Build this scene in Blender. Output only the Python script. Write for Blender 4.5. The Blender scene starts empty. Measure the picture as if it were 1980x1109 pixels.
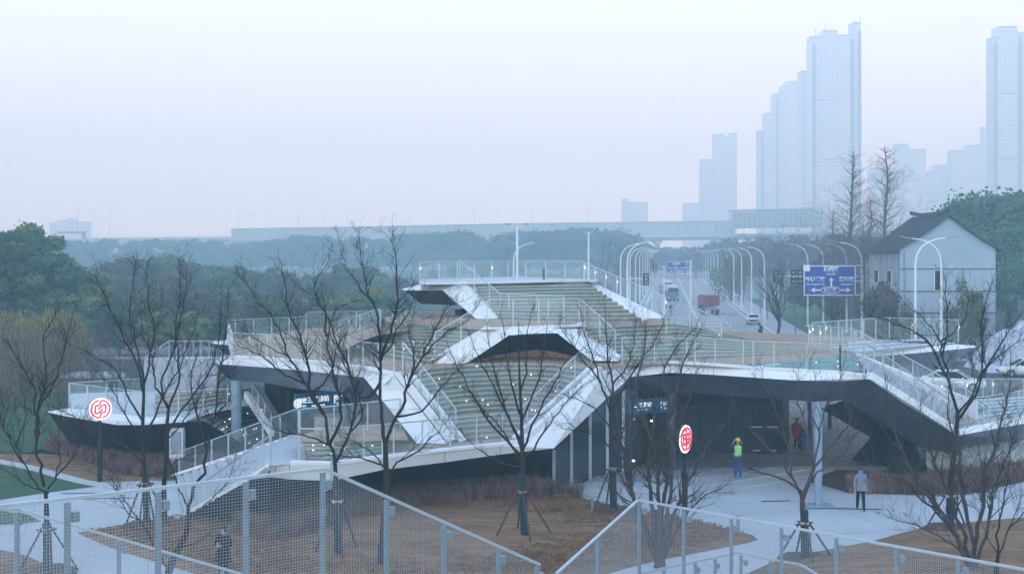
import bpy, bmesh, math, random
from mathutils import Vector, Matrix
R = math.radians
scene = bpy.context.scene
COL = scene.collection

# ------------------------------------------------------------------ camera
F = 2400.0            # focal length in photo pixels (photo is 1980 wide)
CX, CY, H = 990.0, 490.0, 10.0
cam_d = bpy.data.cameras.new('camera')
cam_d.sensor_width = 36.0
cam_d.lens = F / 1980.0 * 36.0
cam_d.shift_y = -(554.5 - CY) / 1980.0
cam_d.clip_start = 0.5
cam_d.clip_end = 9000
cam = bpy.data.objects.new('camera', cam_d)
COL.objects.link(cam)
cam.location = (0, 0, H)
cam.rotation_euler = (R(90), 0, 0)
scene.camera = cam

# ------------------------------------------------------------------ world and sun
SUN_EL, SUN_AZ = 24.0, 200.0
w = bpy.data.worlds.new('World')
scene.world = w
w.use_nodes = True
nt = w.node_tree
nt.nodes.clear()
out = nt.nodes.new('ShaderNodeOutputWorld')
bg = nt.nodes.new('ShaderNodeBackground')
sky = nt.nodes.new('ShaderNodeTexSky')
sky.sky_type = 'NISHITA'
sky.sun_disc = False
sky.sun_elevation = R(SUN_EL)
sky.sun_rotation = R(SUN_AZ)
sky.air_density = 1.0
sky.dust_density = 4.0
sky.ozone_density = 3.0
skm = nt.nodes.new('ShaderNodeMix'); skm.data_type = 'RGBA'; skm.blend_type = 'MULTIPLY'
skm.inputs[0].default_value = 1.0
skm.inputs[7].default_value = (0.075, 0.08, 0.10, 1)
nt.links.new(sky.outputs[0], skm.inputs[6])
tc = nt.nodes.new('ShaderNodeTexCoord')
sep = nt.nodes.new('ShaderNodeSeparateXYZ')
nt.links.new(tc.outputs['Generated'], sep.inputs[0])
ramp = nt.nodes.new('ShaderNodeValToRGB')       # overcast veil: pale lavender at the horizon, white above, blue at zenith
nt.links.new(sep.outputs[2], ramp.inputs[0])
cr = ramp.color_ramp
cr.elements[0].position = 0.0
cr.elements[0].color = (1.38, 2.10, 2.36, 1)
cr.elements[1].position = 1.0
cr.elements[1].color = (0.42, 0.70, 1.30, 1)
for p, c in ((0.06, (1.40, 1.86, 1.92)), (0.13, (1.26, 1.48, 1.44)), (0.22, (1.20, 1.36, 1.32)), (0.45, (0.85, 1.14, 1.60))):
    e = cr.elements.new(p); e.color = (*c, 1)
mix = nt.nodes.new('ShaderNodeMix'); mix.data_type = 'RGBA'
mix.inputs[0].default_value = 0.88
nt.links.new(skm.outputs[2], mix.inputs[6])
nt.links.new(ramp.outputs[0], mix.inputs[7])
nt.links.new(mix.outputs[2], bg.inputs[0])
bg.inputs[1].default_value = 1.0
nt.links.new(bg.outputs[0], out.inputs[0])
sd = bpy.data.lights.new('sun', 'SUN')
sd.energy = 0.5
sd.angle = R(25)
sd.color = (1.0, 0.93, 0.86)
sun = bpy.data.objects.new('sun', sd)
COL.objects.link(sun)
_el, _az = R(SUN_EL), R(SUN_AZ)
_dir = Vector((math.sin(_az) * math.cos(_el), math.cos(_az) * math.cos(_el), math.sin(_el)))
sun.rotation_euler = (-_dir).to_track_quat('-Z', 'Y').to_euler()
sun.location = (0, -20, 120)

scene.view_settings.view_transform = 'Standard'
scene.view_settings.look = 'None'
scene.view_settings.exposure = 0.30
scene.view_settings.gamma = 1.0
scene.view_settings.use_curve_mapping = False
scene.cycles.use_denoising = True
scene.cycles.max_bounces = 8
scene.cycles.diffuse_bounces = 3
scene.cycles.glossy_bounces = 2
scene.cycles.transparent_max_bounces = 24
scene.cycles.transmission_bounces = 3
scene.cycles.volume_bounces = 4
scene.cycles.caustics_reflective = False
scene.cycles.caustics_refractive = False

# ------------------------------------------------------------------ measuring helpers
def G(px, py, z=0.0):
    "point of the height-z plane seen at a photo pixel"
    d = F * (H - z) / (py - CY)
    return Vector(((px - CX) / F * d, d, z))
def D(px, py, d):
    "point at distance d seen at a photo pixel"
    return Vector(((px - CX) / F * d, d, H - (py - CY) * d / F))

# ------------------------------------------------------------------ materials
MATS = {}
def mat(name, col, rough=0.8, metal=0.0, noise=0.0, scale=3.0, col2=None, bump=0.0, bscale=None,
        stretch=(1, 1, 1), emit=None, alpha=None, spec=0.3, detail=6, rand=0.0, scale2=None):
    m = bpy.data.materials.new(name); MATS[name] = m
    m.use_nodes = True
    t = m.node_tree; b = t.nodes['Principled BSDF']
    b.inputs['Roughness'].default_value = rough
    b.inputs['Metallic'].default_value = metal
    b.inputs['Specular IOR Level'].default_value = spec
    b.inputs['Base Color'].default_value = (*col, 1)
    need = noise > 0 or col2 is not None or bump > 0
    last = None
    if need:
        c = t.nodes.new('ShaderNodeTexCoord'); mp = t.nodes.new('ShaderNodeMapping')
        mp.inputs['Scale'].default_value = stretch
        t.links.new(c.outputs['Object'], mp.inputs[0])
        n = t.nodes.new('ShaderNodeTexNoise'); n.inputs['Scale'].default_value = scale
        n.inputs['Detail'].default_value = detail; n.inputs['Roughness'].default_value = 0.6
        t.links.new(mp.outputs[0], n.inputs['Vector'])
        if noise > 0 or col2 is not None:
            r = t.nodes.new('ShaderNodeValToRGB')
            c2 = col2 if col2 is not None else tuple(x * (1 - noise) for x in col)
            c1 = col if col2 is not None else tuple(min(1, x * (1 + noise)) for x in col)
            r.color_ramp.elements[0].position = 0.33; r.color_ramp.elements[0].color = (*c2, 1)
            r.color_ramp.elements[1].position = 0.67; r.color_ramp.elements[1].color = (*c1, 1)
            t.links.new(n.outputs[0], r.inputs[0]); last = r.outputs[0]
            if scale2:
                n2 = t.nodes.new('ShaderNodeTexNoise'); n2.inputs['Scale'].default_value = scale2
                n2.inputs['Detail'].default_value = 4
                t.links.new(c.outputs['Object'], n2.inputs['Vector'])
                mr = t.nodes.new('ShaderNodeMapRange'); mr.inputs[1].default_value = 0.3; mr.inputs[2].default_value = 0.7
                mr.inputs[3].default_value = 0.72; mr.inputs[4].default_value = 1.25
                t.links.new(n2.outputs[0], mr.inputs[0])
                mm = t.nodes.new('ShaderNodeVectorMath'); mm.operation = 'SCALE'
                t.links.new(last, mm.inputs[0]); t.links.new(mr.outputs[0], mm.inputs['Scale'])
                last = mm.outputs[0]
        if bump > 0:
            nb = t.nodes.new('ShaderNodeTexNoise'); nb.inputs['Scale'].default_value = bscale or scale * 4
            nb.inputs['Detail'].default_value = 5
            t.links.new(mp.outputs[0], nb.inputs['Vector'])
            bp = t.nodes.new('ShaderNodeBump'); bp.inputs['Strength'].default_value = bump
            bp.inputs['Distance'].default_value = 0.05
            t.links.new(nb.outputs[0], bp.inputs['Height']); t.links.new(bp.outputs[0], b.inputs['Normal'])
    if rand > 0:
        oi = t.nodes.new('ShaderNodeObjectInfo'); mr = t.nodes.new('ShaderNodeMapRange')
        mr.inputs[3].default_value = 1 - rand; mr.inputs[4].default_value = 1 + rand
        t.links.new(oi.outputs['Random'], mr.inputs[0])
        mm = t.nodes.new('ShaderNodeVectorMath'); mm.operation = 'SCALE'
        if last is not None: t.links.new(last, mm.inputs[0])
        else: mm.inputs[0].default_value = col
        t.links.new(mr.outputs[0], mm.inputs['Scale']); last = mm.outputs[0]
    if last is not None: t.links.new(last, b.inputs['Base Color'])
    if emit:
        b.inputs['Emission Color'].default_value = (*emit[0], 1); b.inputs['Emission Strength'].default_value = emit[1]
    if alpha is not None: b.inputs['Alpha'].default_value = alpha
    return m

mat('concrete_plaza', (0.42, 0.455, 0.48), 0.7, noise=0.10, scale=0.22)
mat('concrete_dark', (0.30, 0.32, 0.35), 0.85, noise=0.10, scale=0.5, bump=0.1, bscale=20)
mat('asphalt', (0.28, 0.28, 0.29), 0.85, noise=0.12, scale=0.2, bump=0.2, bscale=40, scale2=2)
mat('paint_white', (0.7, 0.7, 0.7), 0.7, noise=0.1, scale=4)
mat('white_panel', (0.74, 0.77, 0.80), 0.45, noise=0.02, scale=2.0, stretch=(2.5, 2.5, .35), spec=0.4)
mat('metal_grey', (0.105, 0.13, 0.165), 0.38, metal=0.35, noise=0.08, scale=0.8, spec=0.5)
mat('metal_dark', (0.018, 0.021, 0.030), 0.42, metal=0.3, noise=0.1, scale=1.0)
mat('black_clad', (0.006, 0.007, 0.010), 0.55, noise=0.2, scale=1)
mat('steel_light', (0.50, 0.55, 0.60), 0.38, metal=0.55, noise=0.06, scale=3)
mat('steel_post', (0.26, 0.32, 0.38), 0.42, metal=0.5, noise=0.08, scale=3)
mat('steel_wire', (0.50, 0.54, 0.58), 0.45, metal=0.6)
mat('column_blue', (0.22, 0.31, 0.40), 0.5, noise=0.06, scale=2)
mat('riser_teal', (0.075, 0.215, 0.245), 0.7, col2=(0.12, 0.235, 0.215), scale=0.5)
mat('tread_straw', (0.33, 0.235, 0.165), 0.9, noise=0.22, scale=1.2, scale2=12, bump=0.3, bscale=40)
mat('wood_board', (0.42, 0.29, 0.195), 0.8, noise=0.25, scale=1.5, stretch=(1, 1, 1), scale2=9)
mat('nosing', (0.42, 0.43, 0.42), 0.6)
mat('glass_dark', (0.03, 0.045, 0.06), 0.06, spec=0.9)
mat('lawn_green', (0.030, 0.085, 0.040), 0.95, col2=(0.055, 0.11, 0.05), scale=0.35, scale2=9, bump=0.6, bscale=25)
mat('lawn_far', (0.05, 0.085, 0.06), 0.95, noise=0.3, scale=0.05, scale2=0.6)
mat('lawn_straw', (0.32, 0.185, 0.10), 0.95, col2=(0.14, 0.088, 0.055), scale=1.6, scale2=14, bump=0.9, bscale=18, stretch=(0.45, 1.6, 1))
mat('soil', (0.10, 0.075, 0.06), 0.95, noise=0.3, scale=3, bump=0.8, bscale=20)
mat('grass_purple', (0.27, 0.175, 0.155), 0.9, col2=(0.14, 0.095, 0.10), scale=1.5)
mat('bark', (0.034, 0.027, 0.026), 0.9, col2=(0.016, 0.013, 0.013), scale=6, bump=0.5, bscale=30)
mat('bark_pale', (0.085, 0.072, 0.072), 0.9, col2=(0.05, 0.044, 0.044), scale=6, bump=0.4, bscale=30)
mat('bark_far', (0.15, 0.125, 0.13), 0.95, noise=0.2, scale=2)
mat('wrap_teal', (0.016, 0.050, 0.062), 0.85, noise=0.3, scale=8, bump=0.4, bscale=60, stretch=(1, 1, 4))
mat('stake_wood', (0.095, 0.055, 0.055), 0.85, noise=0.3, scale=8)
mat('rope', (0.45, 0.42, 0.38), 0.9)
mat('concrete_wall', (0.32, 0.37, 0.37), 0.8, noise=0.08, scale=0.8, scale2=4, stretch=(3, 3, 0.4))
mat('black_metal', (0.018, 0.018, 0.02), 0.4)
mat('warm_light', (1, 0.8, 0.55), emit=((1.0, 0.72, 0.45), 2.5))
mat('white_light', (1, 1, 1), emit=((0.95, 1.0, 1.0), 1.5))
mat('sign_white_lit', (0.9, 0.9, 0.9), emit=((1, 1, 1), 0.9))
mat('sign_red', (0.65, 0.03, 0.07), 0.5, emit=((0.9, 0.05, 0.12), 0.5))
mat('sign_blue_lit', (0.01, 0.10, 0.22), 0.4, emit=((0.01, 0.16, 0.32), 0.18))
mat('text_lit', (0.9, 0.95, 1), emit=((0.9, 0.97, 1), 0.65))
mat('sign_blue', (0.02, 0.075, 0.36), 0.4)
mat('sign_white', (0.8, 0.8, 0.8), 0.5)
mat('sign_red_paint', (0.45, 0.08, 0.06), 0.5)
mat('lamp_white', (0.72, 0.74, 0.76), 0.4)
mat('lamp_grey', (0.25, 0.28, 0.32), 0.5)

def mesh_panel_mat(name, col, a):
    m = bpy.data.materials.new(name); MATS[name] = m
    m.use_nodes = True; t = m.node_tree; b = t.nodes['Principled BSDF']; o = t.nodes['Material Output']
    b.inputs['Base Color'].default_value = (*col, 1); b.inputs['Roughness'].default_value = 0.5
    tr = t.nodes.new('ShaderNodeBsdfTransparent'); mx = t.nodes.new('ShaderNodeMixShader')
    mx.inputs[0].default_value = a
    t.links.new(tr.outputs[0], mx.inputs[1]); t.links.new(b.outputs[0], mx.inputs[2]); t.links.new(mx.outputs[0], o.inputs[0])
mesh_panel_mat('fine_mesh', (0.60, 0.74, 0.76), 0.16)
mesh_panel_mat('clear_glass', (0.55, 0.70, 0.74), 0.12)

# ------------------------------------------------------------------ mesh builder
def props(o, label=None, cat=None, group=None, kind=None):
    if label: o['label'] = label
    if cat: o['category'] = cat
    if group: o['group'] = group
    if kind: o['kind'] = kind
    return o
def wpos(o):
    v = Vector((0, 0, 0))
    while o is not None:
        v += o.location; o = o.parent
    return v
class MB:
    def __init__(s): s.v = []; s.f = []; s.mi = []; s.mats = []; s.cur = 0
    def mat(s, name):
        if name not in s.mats: s.mats.append(name)
        s.cur = s.mats.index(name); return s
    def face(s, pts):
        n = len(s.v); s.v += [Vector(p) for p in pts]; s.f.append(list(range(n, n + len(pts)))); s.mi.append(s.cur); return s
    def raw(s, vs, fs):
        n = len(s.v); s.v += [Vector(p) for p in vs]
        for f in fs: s.f.append([i + n for i in f]); s.mi.append(s.cur)
        return s
    def box(s, c, size, rz=0.0, top=1.0):
        c = Vector(c); hx, hy, hz = size[0] / 2, size[1] / 2, size[2] / 2
        cs, sn = math.cos(rz), math.sin(rz); vs = []
        for z, k in ((-hz, 1), (hz, top)):
            for x, y in ((-hx, -hy), (hx, -hy), (hx, hy), (-hx, hy)):
                vs.append(c + Vector((x * k * cs - y * k * sn, x * k * sn + y * k * cs, z)))
        return s.raw(vs, [(0, 3, 2, 1), (4, 5, 6, 7), (0, 1, 5, 4), (1, 2, 6, 5), (2, 3, 7, 6), (3, 0, 4, 7)])
    def prism(s, poly, vec):
        poly = [Vector(p) for p in poly]; vec = Vector(vec); n = len(poly)
        fs = [list(range(n))[::-1], list(range(n, 2 * n))] + [(i, (i + 1) % n, (i + 1) % n + n, i + n) for i in range(n)]
        return s.raw(poly + [p + vec for p in poly], fs)
    def bar(s, a, b, w, h=None, up=(0, 0, 1)):
        a, b = Vector(a), Vector(b); h = h or w
        d = (b - a)
        if d.length < 1e-6: return s
        d.normalize(); up = Vector(up)
        if abs(d.dot(up)) > 0.98: up = Vector((0, 1, 0))
        x = d.cross(up).normalized() * (w / 2); y = x.cross(d).normalized() * (h / 2)
        vs = [a - x - y, a + x - y, a + x + y, a - x + y, b - x - y, b + x - y, b + x + y, b - x + y]
        return s.raw(vs, [(0, 3, 2, 1), (4, 5, 6, 7), (0, 1, 5, 4), (1, 2, 6, 5), (2, 3, 7, 6), (3, 0, 4, 7)])
    def tube(s, pts, rad, n=6, cap=True):
        pts = [Vector(p) for p in pts]
        if not hasattr(rad, '__len__'): rad = [rad] * len(pts)
        base = len(s.v); prev = None
        for i, p in enumerate(pts):
            t = (pts[min(i + 1, len(pts) - 1)] - pts[max(i - 1, 0)])
            if t.length < 1e-7: t = Vector((0, 0, 1))
            t.normalize()
            u = Vector((1, 0, 0)) if prev is None else prev
            if abs(u.dot(t)) > 0.95: u = Vector((0, 1, 0))
            u = (u - t * u.dot(t)).normalized(); prev = u; v = t.cross(u)
            for k in range(n):
                a = 2 * math.pi * k / n
                s.v.append(p + (u * math.cos(a) + v * math.sin(a)) * rad[i])
        for i in range(len(pts) - 1):
            for k in range(n):
                a = base + i * n; k2 = (k + 1) % n
                s.f.append([a + k, a + k2, a + n + k2, a + n + k]); s.mi.append(s.cur)
        if cap:
            s.f.append([base + k for k in range(n)][::-1]); s.mi.append(s.cur)
            e = base + (len(pts) - 1) * n
            s.f.append([e + k for k in range(n)]); s.mi.append(s.cur)
        return s
    def ell(s, c, r, nu=10, nv=7, jit=0.0):
        c = Vector(c); vs = []; fs = []
        for j in range(1, nv):
            th = math.pi * j / nv
            for i in range(nu):
                ph = 2 * math.pi * i / nu; k = 1 + random.uniform(-jit, jit)
                vs.append(c + Vector((r[0] * math.sin(th) * math.cos(ph), r[1] * math.sin(th) * math.sin(ph), r[2] * math.cos(th))) * k if jit == 0 else c + Vector((r[0] * k * math.sin(th) * math.cos(ph), r[1] * k * math.sin(th) * math.sin(ph), r[2] * k * math.cos(th))))
        vs.append(c + Vector((0, 0, r[2]))); vs.append(c - Vector((0, 0, r[2])))
        T, B = len(vs) - 2, len(vs) - 1
        for i in range(nu):
            fs.append((i, (i + 1) % nu, T)); e = (nv - 2) * nu; fs.append((e + (i + 1) % nu, e + i, B))
        for j in range(nv - 2):
            for i in range(nu):
                a = j * nu; fs.append((a + i, a + nu + i, a + nu + (i + 1) % nu, a + (i + 1) % nu))
        return s.raw(vs, fs)
    def build(s, name, parent=None, smooth=False, m=None):
        me = bpy.data.meshes.new(name)
        org = wpos(parent) if parent is not None else Vector((0, 0, 0))
        me.from_pydata([tuple(v - org) for v in s.v], [], s.f)
        names = s.mats or [m or 'white_panel']
        for n in names: me.materials.append(MATS[n])
        if len(names) > 1: me.polygons.foreach_set('material_index', s.mi)
        if smooth: me.polygons.foreach_set('use_smooth', [True] * len(me.polygons))
        me.update()
        o = bpy.data.objects.new(name, me); COL.objects.link(o)
        if parent is not None: o.parent = parent
        return o
def thing(name, loc, label, cat, group=None, kind=None):
    o = bpy.data.objects.new(name, None); COL.objects.link(o)
    o.location = Vector(loc); o.empty_display_size = 0.3
    return props(o, label, cat, group, kind)
def copy_tree(o, parent=None):
    c = o.copy(); COL.objects.link(c); c.parent = parent
    for ch in list(o.children): copy_tree(ch, c)
    return c
def rebase(o, loc):
    "move the origin of a one-mesh object to loc without moving the mesh"
    off = Vector(loc) - o.location
    o.data.transform(Matrix.Translation(-off)); o.location = Vector(loc); return o
def resample(pts, n):
    pts = [Vector(p) for p in pts]; L = [0]
    for a, b in zip(pts, pts[1:]): L.append(L[-1] + (b - a).length)
    outp = []
    for i in range(n):
        t = L[-1] * i / (n - 1); k = 0
        while k < len(L) - 2 and L[k + 1] < t: k += 1
        u = (t - L[k]) / max(1e-9, L[k + 1] - L[k]); outp.append(pts[k].lerp(pts[k + 1], min(1, u)))
    return outp
def crom(pts, n):
    "smooth curve through points"
    pts = [Vector(p) for p in pts]
    if len(pts) < 3: return resample(pts, n)
    P = [pts[0] * 2 - pts[1]] + pts + [pts[-1] * 2 - pts[-2]]; o = []
    m = max(2, n // (len(pts) - 1))
    for i in range(1, len(P) - 2):
        a, b, c, d = P[i - 1], P[i], P[i + 1], P[i + 2]
        for k in range(m):
            t = k / m
            o.append(0.5 * ((2 * b) + (c - a) * t + (2 * a - 5 * b + 4 * c - d) * t * t + (-a + 3 * b - 3 * c + d) * t ** 3))
    o.append(pts[-1]); return resample(o, n)
def strip(mb, a, b):
    for i in range(len(a) - 1): mb.face([a[i], a[i + 1], b[i + 1], b[i]])
HAZE = 0.0014
# ------------------------------------------------------------------ the ground and what lies on it
def sheet(name, pts, z, m, kind='structure', thick=0.0, label=None, cat=None, smooth_edge=False):
    P = [Vector((p.x, p.y, z)) for p in pts]
    mb = MB().mat(m)
    if thick: mb.prism([p - Vector((0, 0, thick)) for p in P], (0, 0, thick))
    else: mb.face(P)
    o = mb.build(name); props(o, label, cat, None, kind); return o
mat('floor_shaded', (0.17, 0.175, 0.19), 0.6, noise=0.12, scale=0.6)  # floor tone with the shade under the roof put into the colour
g = MB().mat('lawn_far'); rr = 1500
g.face([(-rr, -60, -0.12), (rr, -60, -0.12), (rr, 2200, -0.12), (-rr, 2200, -0.12)])
props(g.build('ground'), kind='structure')
def gp(l, z=0.0): return [G(x, y, z) for x, y in l]
plaza = [Vector(p) for p in ((-30, 20, 0), (45, 20, 0), (60, 60, 0), (60, 118, 0), (-2, 118, 0), (-12, 100, 0), (-17, 80, 0), (-18, 66, 0), (-17, 57, 0), (-21, 56.5, 0), (-30, 58, 0))]
sheet('plaza', plaza, 0.0, 'concrete_plaza', thick=0.1)
sheet('lawn', [G(-60, 700), G(250, 700), G(230, 760), G(150, 800), G(140, 850), G(60, 874), G(-60, 874)], 0.006, 'lawn_green')
sheet('lawn', gp([(-60, 890), (40, 905), (100, 918), (185, 940), (90, 952), (-60, 975)]), 0.010, 'lawn_green')
sheet('lawn', gp([(-60, 985), (0, 987), (50, 993), (80, 1007), (40, 1012), (-60, 1018)]), 0.010, 'lawn_green')
sheet('shaded_floor', [Vector(p) for p in ((1, 57.2, 0), (7, 56.5, 0), (14, 57.5, 0), (18.5, 57, 0), (22, 64, 0), (26, 84, 0), (-4, 84, 0))], 0.19, 'floor_shaded', thick=0.18)  # added dark sheet, deepens the shade below the station roof
# joints cut in the plaza slabs
j = MB().mat('concrete_dark')
for i in range(-5, 9):
    x = i * 4.5; j.box((x + 1.2, 42, 0.0035), (0.03, 34, 0.002), rz=0.28)
for k in range(6): j.box((5, 34 + k * 4.2, 0.0035), (60, 0.03, 0.002), rz=0.28)
props(j.build('plaza_joint'), kind='structure')

def mound(name, outline_px, h, m, label=None, z0=0.012):
    "a low domed bed: rings shrink towards the middle and rise"
    P = crom([G(x, y) for x, y in outline_px] + [G(*outline_px[0])], 90)[:-1]
    c = sum(P, Vector()) / len(P); mb = MB().mat(m); rings = []
    K = 9
    for k in range(K + 1):
        t = k / K; zz = z0 + h * (1 - (1 - t) ** 2.2)
        rings.append([Vector((c.x + (p.x - c.x) * (1 - t), c.y + (p.y - c.y) * (1 - t), zz + (random.uniform(-.02, .02) if 0 < k else 0))) for p in P])
    n = len(P)
    vs = [Vector((p.x, p.y, -0.03)) for p in P] + [p for r in rings[:-1] for p in r] + [rings[-1][0]]
    fs = []
    for k in range(K):
        a = k * n; b = a + n
        for i in range(n): fs.append((a + i, a + (i + 1) % n, b + (i + 1) % n, b + i))
    last = K * n; top = len(vs) - 1
    for i in range(n): fs.append((last + i, last + (i + 1) % n, top))
    mb.raw(vs, fs); o = mb.build(name, smooth=True)
    props(o, kind='structure'); return o
mound('bed_of_dry_lawn', [(150, 1030), (230, 1015), (330, 1003), (480, 990), (640, 978), (800, 962), (930, 952), (1060, 950), (1165, 972), (1260, 990), (1330, 1003), (1440, 1030), (1465, 1043), (1380, 1062), (1250, 1088), (1100, 1130), (900, 1180), (650, 1180), (480, 1140), (380, 1109), (300, 1085), (220, 1060)], 0.30, 'lawn_straw')
mound('bed_of_dry_lawn', [(-60, 1060), (0, 1063), (60, 1078), (120, 1110), (150, 1160), (-60, 1160)], 0.15, 'lawn_straw')
mound('bed_of_dry_lawn', [(1420, 1120), (1500, 1085), (1600, 1062), (1690, 1045), (1760, 1026), (1850, 1012), (1985, 1000), (2100, 1000), (2150, 1250), (1400, 1250)], 0.35, 'lawn_straw')
mound('bed_of_dry_lawn', [(-60, 876), (60, 877), (130, 885), (220, 895), (380, 880), (480, 868), (480, 885), (400, 912), (330, 925), (250, 930), (190, 930), (110, 915), (0, 892), (-60, 882)], 0.12, 'lawn_straw')
# flat kerb line along the left lawn
k = MB().mat('concrete_plaza')
P = crom(gp([(-60, 882), (0, 893), (60, 905), (110, 919), (180, 936), (260, 946)]), 30)
for a, b in zip(P, P[1:]): k.bar(a + Vector((0, 0, 0.03)), b + Vector((0, 0, 0.03)), 0.55, 0.07)
props(k.build('kerb'), kind='structure')
# broad shallow steps in front of the entrance
for i, z in enumerate((0.06, 0.12, 0.18)):
    fr = crom(gp([(1120 + i * 12, 958 - i * 9), (1240 + i * 10, 968 - i * 15), (1400, 950 - i * 13), (1560, 922 - i * 11), (1640, 900 - i * 8)]), 24)
    bk = [Vector((20, 66 + i * .3, 0)), Vector((5, 66 + i * .3, 0))]
    mb = MB().mat('concrete_plaza' if i < 2 else 'concrete_dark')
    mb.prism([Vector((p.x, p.y, 0.003)) for p in fr + bk], (0, 0, z - 0.003))
    props(mb.build('broad_step'), kind='structure')

mat('asphalt_old', (0.085, 0.09, 0.10), 0.95, noise=0.25, scale=0.3, scale2=2)
# ------------------------------------------------------------------ road
def road_x(d, off): return 4.5 + 0.125 * d + off
rd = MB().mat('asphalt')
ds = [112, 140, 180, 240, 320, 420, 560, 800]
L = [Vector((road_x(d, -9.5), d, -0.02)) for d in ds]; Rr = [Vector((road_x(d, 8.5), d, -0.02)) for d in ds]
rd.prism(L + Rr[::-1], (0, 0, -0.08))
props(rd.build('road'), kind='structure')
rc = MB().mat('asphalt')
rc.prism([Vector(p) for p in ((-60, 119, -0.025), (120, 119, -0.025), (120, 146, -0.025), (-60, 146, -0.025))], (0, 0, -0.07))
props(rc.build('crossing_road'), kind='structure')
mk = MB().mat('paint_white')
for d in range(160, 420, 9):
    for off in (-4.5, 4.2):
        mk.face([(road_x(d, off - .08), d, -0.014), (road_x(d, off + .08), d, -0.014), (road_x(d + 4, off + .08), d + 4, -0.014), (road_x(d + 4, off - .08), d + 4, -0.014)])
for off in (-8.6, -0.12, 0.12, 7.9):
    mk.face([(road_x(150, off - .07), 150, -0.014), (road_x(150, off + .07), 150, -0.014), (road_x(560, off + .07), 560, -0.014), (road_x(560, off - .07), 560, -0.014)])
mk.face([(road_x(149, .3), 148.6, -0.014), (road_x(149, 8), 148.6, -0.014), (road_x(149, 8), 149.2, -0.014), (road_x(149, .3), 149.2, -0.014)])
for i in range(18):
    x = road_x(147, -8.5 + i * 0.95); mk.face([(x, 147.2 - 1.2, -0.014), (x + .45, 146, -0.014), (x + .45, 148, -0.014), (x, 148, -0.014)])
props(mk.build('road_marking'), kind='structure')
kb = MB().mat('concrete_plaza')
for off in (-9.7, 8.7):
    for a, b in zip(ds[1:], ds[2:]): kb.bar((road_x(a, off), a, 0.0), (road_x(b, off), b, 0.0), 0.4, 0.26)
kb.bar((-60, 118.9, 0.02), (120, 118.9, 0.02), 0.35, 0.2)
props(kb.build('kerb'), kind='structure')
# pavement, right of the road, and the green verge beyond
sheet('pavement', [Vector((road_x(d, 9), d, 0)) for d in (147, 200, 300, 500)] + [Vector((road_x(d, 13), d, 0)) for d in (500, 300, 200, 147)], 0.02, 'concrete_dark', thick=0.1)
sheet('verge', [Vector((road_x(d, 13.2), d, 0)) for d in (147, 200, 300)] + [Vector((120, 300, 0)), Vector((70, 147, 0))], -0.02, 'lawn_green', thick=0.05)
sheet('parking_ground', [Vector(p) for p in ((60.3, 60, 0), (100, 60, 0), (100, 118, 0), (60.3, 118, 0))], -0.02, 'concrete_dark', thick=0.05)
sheet('forecourt', [Vector(p) for p in ((24, 86, 0), (55, 86, 0), (55, 116, 0), (24, 116, 0))], 0.008, 'asphalt_old')

# drain grates let into the paving
for x, y, L_, a in ((157, 953, 1.6, .05), (205, 963, 2.4, .1), (1640, 983, 2.6, -.1), (1500, 968, 1.2, .1)):
    p = G(x, y); b = MB().mat('black_metal'); b.box((p.x, p.y, .0045), (L_, .16, .006), a); props(b.build('drain_grate'), kind='structure')
# ------------------------------------------------------------------ the stepped station building
ST = thing('metro_station', (2, 58, 0), 'low white station with stepped roof terraces, teal and straw seating tiers and dark folded undersides', 'station')
Z0, Z1, Z2, Z3 = 2.4, 5.0, 6.5, 8.3     # low terraces, main roof, upper roof, top deck
NR = 40
step_light_sites = []
def tiers(name, front, back, n, z0, z1, lights=0, parent=ST, board=0.42, risr='riser_teal', tread='tread_straw', smooth=True):
    A = (crom if smooth else resample)(front, NR); B = (crom if smooth else resample)(back, NR)
    mb = MB()
    za = [z0] * NR if not hasattr(z0, '__len__') else [z0[0] + (z0[1] - z0[0]) * i / (NR - 1) for i in range(NR)]
    zb = [z1] * NR if not hasattr(z1, '__len__') else z1
    if len(zb) != NR: zb = [v.x for v in resample([Vector((q, 0, 0)) for q in zb], NR)] if False else [interp(zb, i / (NR - 1)) for i in range(NR)]
    for k in range(n):
        p = [A[i].lerp(B[i], k / n) for i in range(NR)]; q = [A[i].lerp(B[i], (k + 1) / n) for i in range(NR)]
        zl = [za[i] + (zb[i] - za[i]) * k / n for i in range(NR)]; zh = [za[i] + (zb[i] - za[i]) * (k + 1) / n for i in range(NR)]
        def ln(P, Z): return [Vector((v.x, v.y, z)) for v, z in zip(P, Z)]
        bd = board + 0.10 * math.sin(k * 2.3)
        zm = [h - (h - l) * bd for h, l in zip(zh, zl)]; zn = [h - min(0.035, (h - l) * .2) for h, l in zip(zh, zl)]
        fw = [v - (B[i] - A[i]).normalized() * 0.015 for i, v in enumerate(p)]
        mb.mat(risr); strip(mb, ln(p, zl), ln(p, zm))
        mb.mat('wood_board'); strip(mb, ln(p, zm), ln(p, zn))
        mb.mat('nosing'); strip(mb, ln(p, zn), ln(p, zh))
        mb.mat(tread); strip(mb, ln(p, zh), ln(q, zh))
        if lights:
            for i in range(1, NR - 1):
                if random.random() < lights:
                    v = p[i].lerp(p[i + 1], random.random()); nn = (A[i] - B[i]).normalized()
                    step_light_sites.append((Vector((v.x, v.y, zl[i] * .45 + zh[i] * .55)) + nn * 0.02, nn))
    o = mb.build(name, parent); return o
def interp(t, u):
    x = u * (len(t) - 1); i = min(int(x), len(t) - 2); return t[i] + (t[i + 1] - t[i]) * (x - i)
def GG(l, z): return [G(x, y, z) for x, y in l]
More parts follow.
